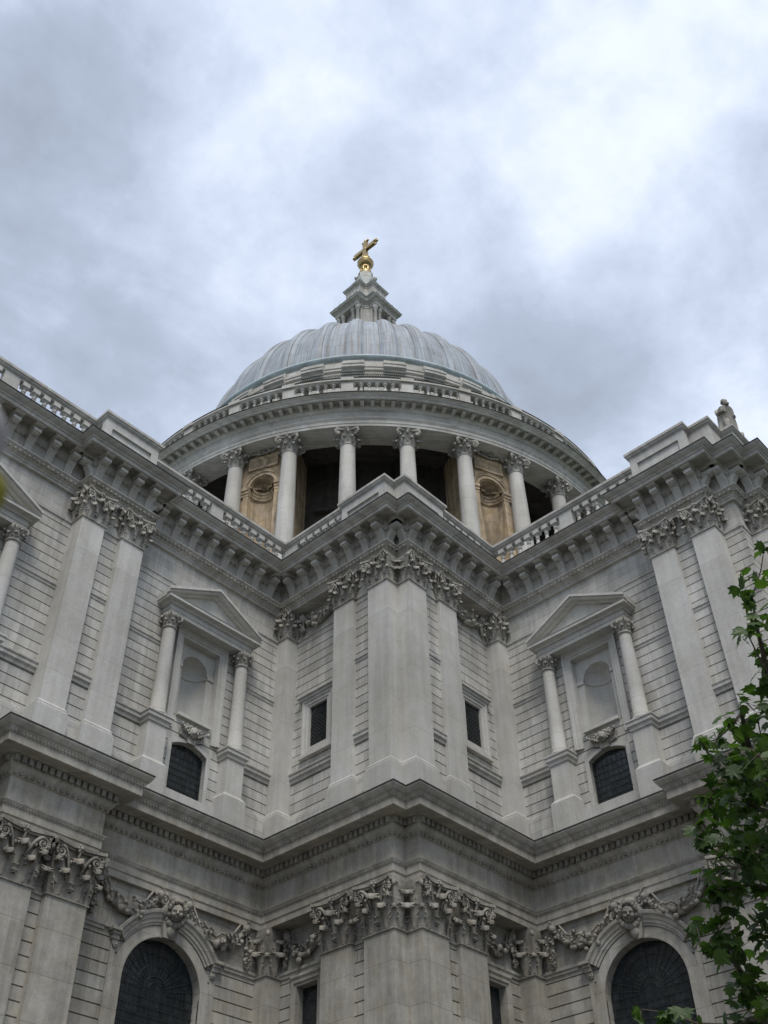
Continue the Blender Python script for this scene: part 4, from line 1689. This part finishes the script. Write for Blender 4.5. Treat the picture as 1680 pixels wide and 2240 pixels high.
DOME = uv_mesh('dome', *dome_grid([(2 * pi * i / 128, .30) for i in range(129)]), M_LEAD, CATH)
me_rib = None
for k in range(32):
    a = R_(5.625 + 11.25 * k)
    if 15 < k < 27:
        continue
    hs_ = [(3.05, .33), (3.0, .22), (2.78, .18), (2.55, .22), (2.5, .21), (2.1, .12), (1.7, .065), (1.35, .085), (1.3, .04), (.8, .0)]
    sec = [(-t, i_) for t, i_ in hs_] + [(0, -.03)] + [(t, i_) for t, i_ in reversed(hs_)]
    o = uv_mesh('rib', *dome_grid([(a + R_(t), i_) for t, i_ in sec]), M_LEAD, DOME)
    o.data.set_sharp_from_angle(angle=R_(40))
m = MB()
P = []
prof = [(16.12 + .42 * cos(t * pi / 6), 68.78 + .42 * sin(t * pi / 6)) for t in range(13)]
m.lathe(prof, 160, DC)
m.lathe([(16.0, 68.7), (15.85, 69.0), (15.6, 69.0)], 160, DC)
m.build('lead_roll', M_COPPER, DOME)

# ------------------------------------------------------------------ lantern, ball and cross
LC_ = DC


def cross(c, m_, ch):
    q = [(c, 0), (c, m_), (m_ + ch, m_), (m_, m_ + ch), (m_, c), (0, c)]
    P = []
    for k in range(4):
        for x, y in q[:-1]:
            for _ in range(k):
                x, y = -y, x
            P.append((LC_[0] + x, LC_[1] + y))
    return P + [P[0]]


m = MB()
m.lathe([(5.4, 84.6), (5.4, 85.2), (4.4, 85.2), (4.4, 86.2), (2, 86.3)], 48, LC_)
m.sweep(cross(2.35, 1.55, .5), [(.5, 85.2), (.5, 87.2), (0, 87.4), (0, 94.2)], False)
m.build('lantern', M_RING, CATH)
LAN = bpy.context.scene.objects['lantern']
m = MB()
m.sweep(cross(3.02, 1.62, .42), [(-1.3, 94.10), (0, 94.10), (0, 94.36), (.04, 94.38), (.04, 94.6), (.0, 94.64), (0, 94.74), (.10, 94.8), (.14, 94.9), (.38, 94.98), (.40, 95.12)], False)
m.sweep(cross(2.2, 1.12, .30), [(0, 95.2), (0, 96.9), (.05, 96.95)], False)
m.sweep(cross(2.05, 1.05, .28), [(.0, 97.3), (0, 98.8), (.05, 98.9), (.08, 99.1), (.20, 99.2), (.22, 99.34)], False)
m.build('tier', M_RING, LAN)
m = MB()
m.sweep(cross(3.02, 1.62, .42), [(.40, 95.12), (.46, 95.2), (.46, 95.27), (-.9, 95.45)], False)
m.sweep(cross(2.2, 1.12, .30), [(.05, 96.95), (.20, 97.1), (.22, 97.22), (-.3, 97.36)], False)
m.sweep(cross(2.05, 1.05, .28), [(.22, 99.34), (.27, 99.4), (.27, 99.5), (-.2, 99.65)], False)
m.sweep(cross(1.85, 1.0, .4), [(.0, 99.55), (-.08, 100.4), (-.32, 101.2), (-.62, 101.9), (-.86, 102.6), (-.98, 103.4)], False)
m.build('lead_cap', M_LCAP, LAN)
m = MB()
m.lathe([(.9, 102.4), (.95, 102.7), (.8, 102.9), (.8, 103.7), (.5, 103.72)], 16, LC_)
for k in range(4):
    a = pi / 2 * k
    m.volute((LC_[0] + 1.45 * cos(a), LC_[1] + 1.45 * sin(a), 101.6), (cos(a), sin(a), 0), .38, .16, 1.4, 1)
m.build('cap_pedestal', M_RING, LAN)
for s_ in range(4):
    ca, sa = cos(s_ * pi / 2), sin(s_ * pi / 2)
    for y in (-1.36, -.72, .72, 1.36):
        x = 2.68
        m = MB()
        c = (LC_[0] + x * ca - y * sa, LC_[1] + x * sa + y * ca)
        m.lathe([(.30, 86.4), (.30, 86.9), (.23, 87.0), (.22, 90), (.19, 93.5), (.27, 93.6), (.30, 94.0), (.30, 94.11)], 12, c)
        m.build('column', M_RING, LAN)
    m = MB()
    A = arch_pts(0, 92.3, .52, 0, pi, 10)
    m.add([(LC_[0] + 2.362 * ca - a * sa, LC_[1] + 2.362 * sa + a * ca, z) for a, z in [(.52, 88.2)] + A + [(-.52, 88.2)]], [tuple(range(13))])
    m.build('opening', M_BLACK, LAN)
    for y in (-1.7, -.95, .95, 1.7):
        m = MB()
        c = (LC_[0] + 3.05 * ca - y * sa, LC_[1] + 3.05 * sa + y * ca)
        m.lathe([(.16, 95.3), (.16, 95.5), (.07, 95.56), (.17, 95.75), (.14, 95.95), (.05, 96.1), (.07, 96.2), (.0, 96.34)], 8, c)
        m.build('urn', M_RING, LAN)
FIN = MB()
FIN.lathe([(.80, 103.65), (.85, 103.8), (.66, 103.95), (.62, 104.1), (.40, 104.2), (.40, 104.9), (.58, 105.05), (.60, 105.2), (.3, 105.25)], 20, LC_)
for k in range(6):
    a = pi / 3 * k + .3
    FIN.lathe([(.05, 104.05), (.19, 104.2), (.2, 104.45), (.10, 104.7), (.16, 104.9), (.17, 105.05)], 8, (LC_[0] + .50 * cos(a), LC_[1] + .50 * sin(a)))
FIN = FIN.build('finial', M_GOLD, CATH)
m = MB()
m.lathe([(.92 * cos(t), 106.1 + .92 * sin(t)) for t in [(-80 + 10 * i) * pi / 180 for i in range(17)]], 32, LC_)
m.lathe([(.945, 106.02), (.96, 106.06), (.96, 106.16), (.945, 106.2)], 32, LC_)
m.lathe([(.55, 106.85), (.62, 106.95), (.45, 107.08), (.30, 107.15)], 20, LC_)
for k in range(8):
    a = pi / 4 * k
    m.blob((LC_[0] + .56 * cos(a), LC_[1] + .56 * sin(a), 107.0), .12)
m.build('ball', M_GOLD, FIN)
m = MB()
cx, cy = LC_


def bar(m, p, q, w, t):
    """tapered beam between two (y, z) points in the plane of the cross"""
    (y0, z0), (y1, z1) = p, q
    d = Vector((y1 - y0, z1 - z0)).normalized()
    n = Vector((-d.y, d.x))
    pr = []
    for (y, z), ww in ((p, w[0]), (q, w[1])):
        for s_ in (-1, 1):
            pr.append((y + n.x * ww * s_, z + n.y * ww * s_))
    vs = [(cx + t * s_, cy + y, z) for s_ in (-1, 1) for y, z in pr]
    m.add(vs, [(0, 1, 3, 2), (4, 6, 7, 5), (0, 4, 5, 1), (1, 5, 7, 3), (3, 7, 6, 2), (2, 6, 4, 0)])


ZC = 109.0
bar(m, (0, 107.0), (0, ZC), (.34, .24), .20)
bar(m, (0, ZC), (0, 110.5), (.24, .33), .18)
bar(m, (0, ZC), (1.5, ZC), (.24, .33), .19)
bar(m, (0, ZC), (-1.5, ZC), (.24, .33), .19)
for y, z, dy, dz in ((0, 110.5, 0, 1), (1.5, ZC, 1, 0), (-1.5, ZC, -1, 0)):
    m.blob((cx, cy + y + dy * .30, z + dz * .30), .17, 1, 1 + .5 * abs(dy), 1 + .5 * abs(dz))
    for s_ in (-1, 1):
        m.blob((cx, cy + y + dy * .05 + s_ * dz * .40, z + dz * .1 + s_ * abs(dy) * .40), .15)
        m.tube([(cx, cy + y + s_ * dz * .2, z + s_ * abs(dy) * .2), (cx, cy + y + dy * .12 + s_ * dz * .42, z + dz * .12 + s_ * abs(dy) * .42), (cx, cy + y + dy * .32 + s_ * dz * .46, z + dz * .32 + s_ * abs(dy) * .46)], .09, 6)
m.blob((cx, cy, ZC), .36, .8, 1, 1)
m.build('cross', M_GOLD, FIN)

# ------------------------------------------------------------------ statue on the end of the far wing


def statue(loc, rz, h):
    root = thing('statue', 'draped grey stone statue standing on the parapet above the far right corner of the cathedral', 'statue', loc)
    root.rotation_euler = (0, 0, rz)
    root.scale = (h / 3.3,) * 3
    m = MB()
    # robe and torso as one lofted surface: (z, rx, ry, lean forward, fold depth)
    lv = [(0, .64, .56, 0, .18), (.25, .62, .54, .0, .18), (.7, .58, .50, .02, .17), (1.15, .56, .47, .06, .15), (1.55, .54, .43, .12, .13), (1.9, .54, .40, .20, .10), (2.15, .55, .38, .28, .07),
          (2.35, .52, .33, .36, .04), (2.48, .42, .28, .42, .02), (2.56, .26, .20, .46, .0), (2.62, .14, .14, .49, 0), (2.70, .12, .12, .52, 0)]
    seg = 36
    vs, fs = [], []
    for z, rx, ry, ln, fd in lv:
        for i in range(seg):
            a = 2 * pi * i / seg
            k = 1 + fd * (.6 * sin(7 * a + z * 1.1) + .4 * sin(11 * a - z * 2))
            vs.append((rx * k * cos(a), ry * k * sin(a) + ln, z))
    for j in range(len(lv) - 1):
        for i in range(seg):
            a, b = j * seg + i, j * seg + (i + 1) % seg
            fs.append((a, b, b + seg, a + seg))
    m.add(vs, fs, True)
    # mantle slung over one shoulder, bent knee, arms
    for k in range(6):
        m.tube([(-.46 + .05 * k, .20 + .02 * k, 2.5 - .06 * k), (-.1 + .05 * k, .40, 1.9 - .08 * k), (.36, .30, 1.35 - .12 * k), (.46, .0, 1.2 - .1 * k)], [.06, .08, .08, .05], 6)
    m.tube([(.18, .12, 1.3), (.24, .52, 1.12), (.24, .50, .5), (.22, .46, .05)], [.22, .22, .16, .12], 10)
    m.tube([(-.46, .12, 2.42), (-.56, .22, 1.9), (-.38, .52, 1.72)], [.15, .13, .09], 8)
    m.tube([(.46, .12, 2.42), (.58, .30, 1.95), (.42, .62, 1.95), (.34, .74, 2.05)], [.15, .13, .09, .07], 8)
    m.box(.18, .50, .58, .70, 1.88, 2.3)
    m.box(-.55, .55, -.5, .65, -.25, .02)
    m.build('body', M_CARV, root)
    m = MB()
    m.blob((0, .62, 2.86), .20, .88, 1.0, 1.2, 14, 10)
    m.blob((0, .83, 2.82), .045, .8, 1, 1.4)
    m.blob((0, .76, 2.68), .12, .9, .8, 1.3)
    rnd = random.Random(4)
    for i in range(40):
        a = rnd.uniform(pi * 1.0, 2 * pi)
        b = rnd.uniform(-.3, 1.4)
        m.blob((.2 * cos(a) * cos(b), .60 + .22 * sin(a) * cos(b), 2.89 + .25 * sin(b)), .07)
    for i in range(14):
        m.blob((rnd.uniform(-.12, .12), .74 + rnd.uniform(-.04, .08), 2.62 + rnd.uniform(-.12, .1)), .06)
    m.build('head', M_CARV, root)
    return root


statue((16.8, 37.85, 35.80), R_(-40), 2.3)

# ------------------------------------------------------------------ ground
m = MB()
m.quad((-700, -700, 0), (700, -700, 0), (700, 700, 0), (-700, 700, 0))
g = m.build('ground', M_GRASS)
g['kind'] = 'structure'
m = MB()
m.quad((LWALL + .5, LWALL + .5, .004), (140, LWALL + .5, .004), (140, 140, .004), (LWALL + .5, 140, .004))
g = m.build('pavement', M_PATH)
g['kind'] = 'structure'

# ------------------------------------------------------------------ plane tree: trunk off to the right, leafy boughs hanging into the view
TB = CAM + rh * 8.2 + fh * 6.0
TB.z = 0
TREE = thing('plane_tree', 'green leafy plane tree whose hanging boughs cross the right side of the cathedral', 'tree', TB)


def at(px, py, dist):
    return CAM + ray(px, py) * dist - TB


tm, lm = MB(), MB()
top = Vector((-.3, .2, 10.5))
trunk = [Vector((0, 0, 0)), Vector((.05, .03, 2.5)), Vector((-.05, .1, 5.0)), Vector((-.2, .1, 8.0)), top]
tm.tube(trunk, [.34, .27, .24, .18, .1], 12)
rnd = random.Random(12)
LOBES = [(0, 1.0), (.16, .60), (.40, .72), (.34, .44), (.56, .30), (.36, .16), (.30, .0), (.08, -.06)]


def leaf(c, axis, nor_, s_):
    a = axis.normalized()
    n = (nor_ - a * nor_.dot(a))
    n = n.normalized() if n.length > 1e-3 else Vector((0, 0, 1))
    t = a.cross(n)
    pts = []
    for x, y in LOBES:
        pts.append((x, y))
    right = [(x, y) for x, y in pts]
    vs = [c + a * (.30 * s_) - n * (.05 * s_)]
    out = right + [(-x, y) for x, y in reversed(right) if x > 0]
    for x, y in out:
        j = 1 + rnd.uniform(-.10, .10)
        droop = -.16 * (x * x + (y - .3) ** 2)
        vs.append(c + t * (x * s_ * j) + a * (y * s_ * j) + n * (droop * s_))
    k = len(out)
    lm.add(vs, [(0, 1 + i, 1 + (i + 1) % k) for i in range(k)], False)


def spray(px, py, dist, n, sp, hang=.5):
    """a twig tip with n leaves"""
    c = at(px, py, dist)
    for i in range(n):
        o = Vector((rnd.gauss(0, 1), rnd.gauss(0, 1), rnd.gauss(0, 1))) * sp
        ax = Vector((rnd.uniform(-1, 1), rnd.uniform(-1, 1), rnd.uniform(-1.0, .25)))
        nr = Vector((rnd.gauss(0, .5), rnd.gauss(0, .5), 1.0)) - (F * .35)
        leaf(c + o, ax, nr, rnd.uniform(.08, .15))
        if rnd.random() < .35:
            q = c + o
            tm.tube([c + o * .1, q], .0035, 3)
    return c


BOUGHS = [
    # (distance, [(x, y, leaves, spread)...]) way-points of each bough, from its outer end inwards
    (8.6, [(1672, 1196, 3, .03), (1664, 1250, 3, .05), (1645, 1305, 7, .06), (1655, 1370, 5, .06), (1670, 1430, 6, .05), (1680, 1500, 6, .06), (1705, 1600, 8, .1)]),
    (8.2, [(1632, 1380, 4, .04), (1676, 1470, 4, .05), (1695, 1560, 6, .08)]),
    (8.3, [(1532, 1626, 2, .02), (1568, 1618, 6, .05), (1598, 1590, 4, .05), (1622, 1560, 4, .05), (1640, 1640, 9, .09), (1700, 1700, 12, .12)]),
    (8.0, [(1585, 1655, 7, .06), (1620, 1690, 9, .09), (1660, 1650, 10, .1), (1700, 1720, 12, .12)]),
    (8.4, [(1552, 1748, 6, .05), (1585, 1750, 9, .08), (1630, 1760, 14, .11), (1690, 1780, 16, .13)]),
    (7.9, [(1538, 1812, 5, .04), (1568, 1850, 9, .08), (1620, 1850, 14, .12), (1670, 1850, 16, .13), (1720, 1880, 14, .13)]),
    (8.2, [(1558, 1945, 6, .05), (1590, 1945, 8, .08), (1640, 1935, 10, .10), (1700, 1950, 12, .12)]),
    (7.8, [(1522, 2018, 4, .04), (1538, 2080, 4, .04), (1570, 2035, 6, .05), (1596, 2090, 6, .06), (1625, 2130, 6, .06), (1655, 2180, 8, .07), (1690, 2250, 8, .1)]),
    (8.0, [(1640, 2045, 5, .05), (1665, 2010, 5, .05), (1690, 2060, 6, .08), (1720, 2100, 8, .1)]),
    (7.6, [(1402, 2208, 2, .03), (1468, 2216, 5, .04), (1520, 2238, 4, .05), (1600, 2245, 4, .06), (1660, 2225, 7, .08), (1720, 2260, 10, .12)]),
    (8.8, [(1610, 1800, 8, .11), (1640, 1890, 8, .12), (1690, 1930, 10, .13), (1730, 1980, 10, .15)]),
    (8.9, [(1655, 1560, 6, .09), (1672, 1650, 9, .12), (1684, 1750, 10, .13), (1740, 1800, 10, .14)]),
]
for dist, L in BOUGHS:
    P = []
    for i, (x, y, n, sp) in enumerate(L):
        d = dist + rnd.uniform(-.25, .25)
        P.append(spray(x, y, d, int(n * 2.2), sp))
    end = P[-1].lerp(trunk[3] if P[-1].z > 7 else trunk[2], .5) + Vector((0, 0, .5))
    P += [end, trunk[3] if P[-1].z > 7 else trunk[2]]
    k = len(P)
    tm.tube(P, [.005 + .075 * (i / (k - 1)) ** 2.2 for i in range(k)], 6)
# the rest of the crown, off to the right of the view
for i in range(60):
    a, b, r = rnd.uniform(0, 2 * pi), rnd.uniform(-.3, 1.2), rnd.uniform(1.2, 3.6)
    c = Vector((r * cos(a) * cos(b), r * sin(a) * cos(b), 8.6 + r * sin(b)))
    w = c + TB - CAM
    if w.dot(F) > 0 and w.dot(RR) / w.dot(F) * FPX < 1000:
        continue
    tm.tube([trunk[3] + Vector((0, 0, -1.0)), (trunk[3] + c) * .5 + Vector((0, 0, .3)), c], [.06, .03, .008], 5)
    for j in range(16):
        o = Vector((rnd.gauss(0, .3), rnd.gauss(0, .3), rnd.gauss(0, .25)))
        leaf(c + o, Vector((rnd.uniform(-1, 1), rnd.uniform(-1, 1), -.4)), Vector((rnd.gauss(0, .5), rnd.gauss(0, .5), 1)), rnd.uniform(.08, .13))
tm.build('trunk', M_BARK, TREE)
lm.build('crown', M_LEAF, TREE)

# ------------------------------------------------------------------ tall plant close to the camera, its tip just inside the left edge of the view
tip = CAM + ray(-10, 1010) * .34
PL = thing('plant', 'blurred lilac and yellow green plant tip at the left edge of the photo', 'plant', (tip.x, tip.y, 0))
lm = MB()
m = MB()
side = -RR
B0 = Vector((tip.x, tip.y, 0))
P = [side * .05 + Vector((0, 0, z)) for z in (0, .5, 1.0, 1.4, tip.z - .05)]
m.tube(P, [.006, .006, .005, .004, .003], 6)
m.build('stem', simple('plant_stem', (.06, .10, .03), .6), PL)


def petal(name, c, ax, up_, l, w, mt):
    q = MB()
    ax, up_ = ax.normalized(), up_.normalized()
    sd_ = ax.cross(up_)
    vs, fs = [], []
    for i in range(7):
        t = i / 6
        for j in (-1, -.5, 0, .5, 1):
            vs.append(c - B0 + ax * (l * t) + sd_ * (j * w * sin(pi * (.06 + .9 * t)) * .5) - up_ * (.12 * l * (j * j * .6 + (t - .5) ** 2)))
    for i in range(6):
        for j in range(4):
            a = i * 5 + j
            fs.append((a, a + 1, a + 6, a + 5))
    q.add(vs, fs, True)
    o = q.build(name, mt, PL)
    o.modifiers.new('thickness', 'SOLIDIFY').thickness = .0006


M_PET = simple('lilac_petal', (.50, .485, .49), .7)
M_YLEAF = simple('yellow_green_leaf', (.36, .33, .04), .6)
petal('petal', CAM + ray(-29, 1025) * .34, UU, -F, .024, .012, M_PET)
petal('leaf', CAM + ray(-18, 1125) * .34, UU, -F, .015, .009, M_YLEAF)
for i in range(5):
    a = i * 1.3
    petal('leaf', B0 + side * .05 + Vector((0, 0, .5 + .2 * i)), Vector((cos(a), sin(a), .3)) + side, Vector((0, 0, 1)), .08, .03, M_YLEAF)
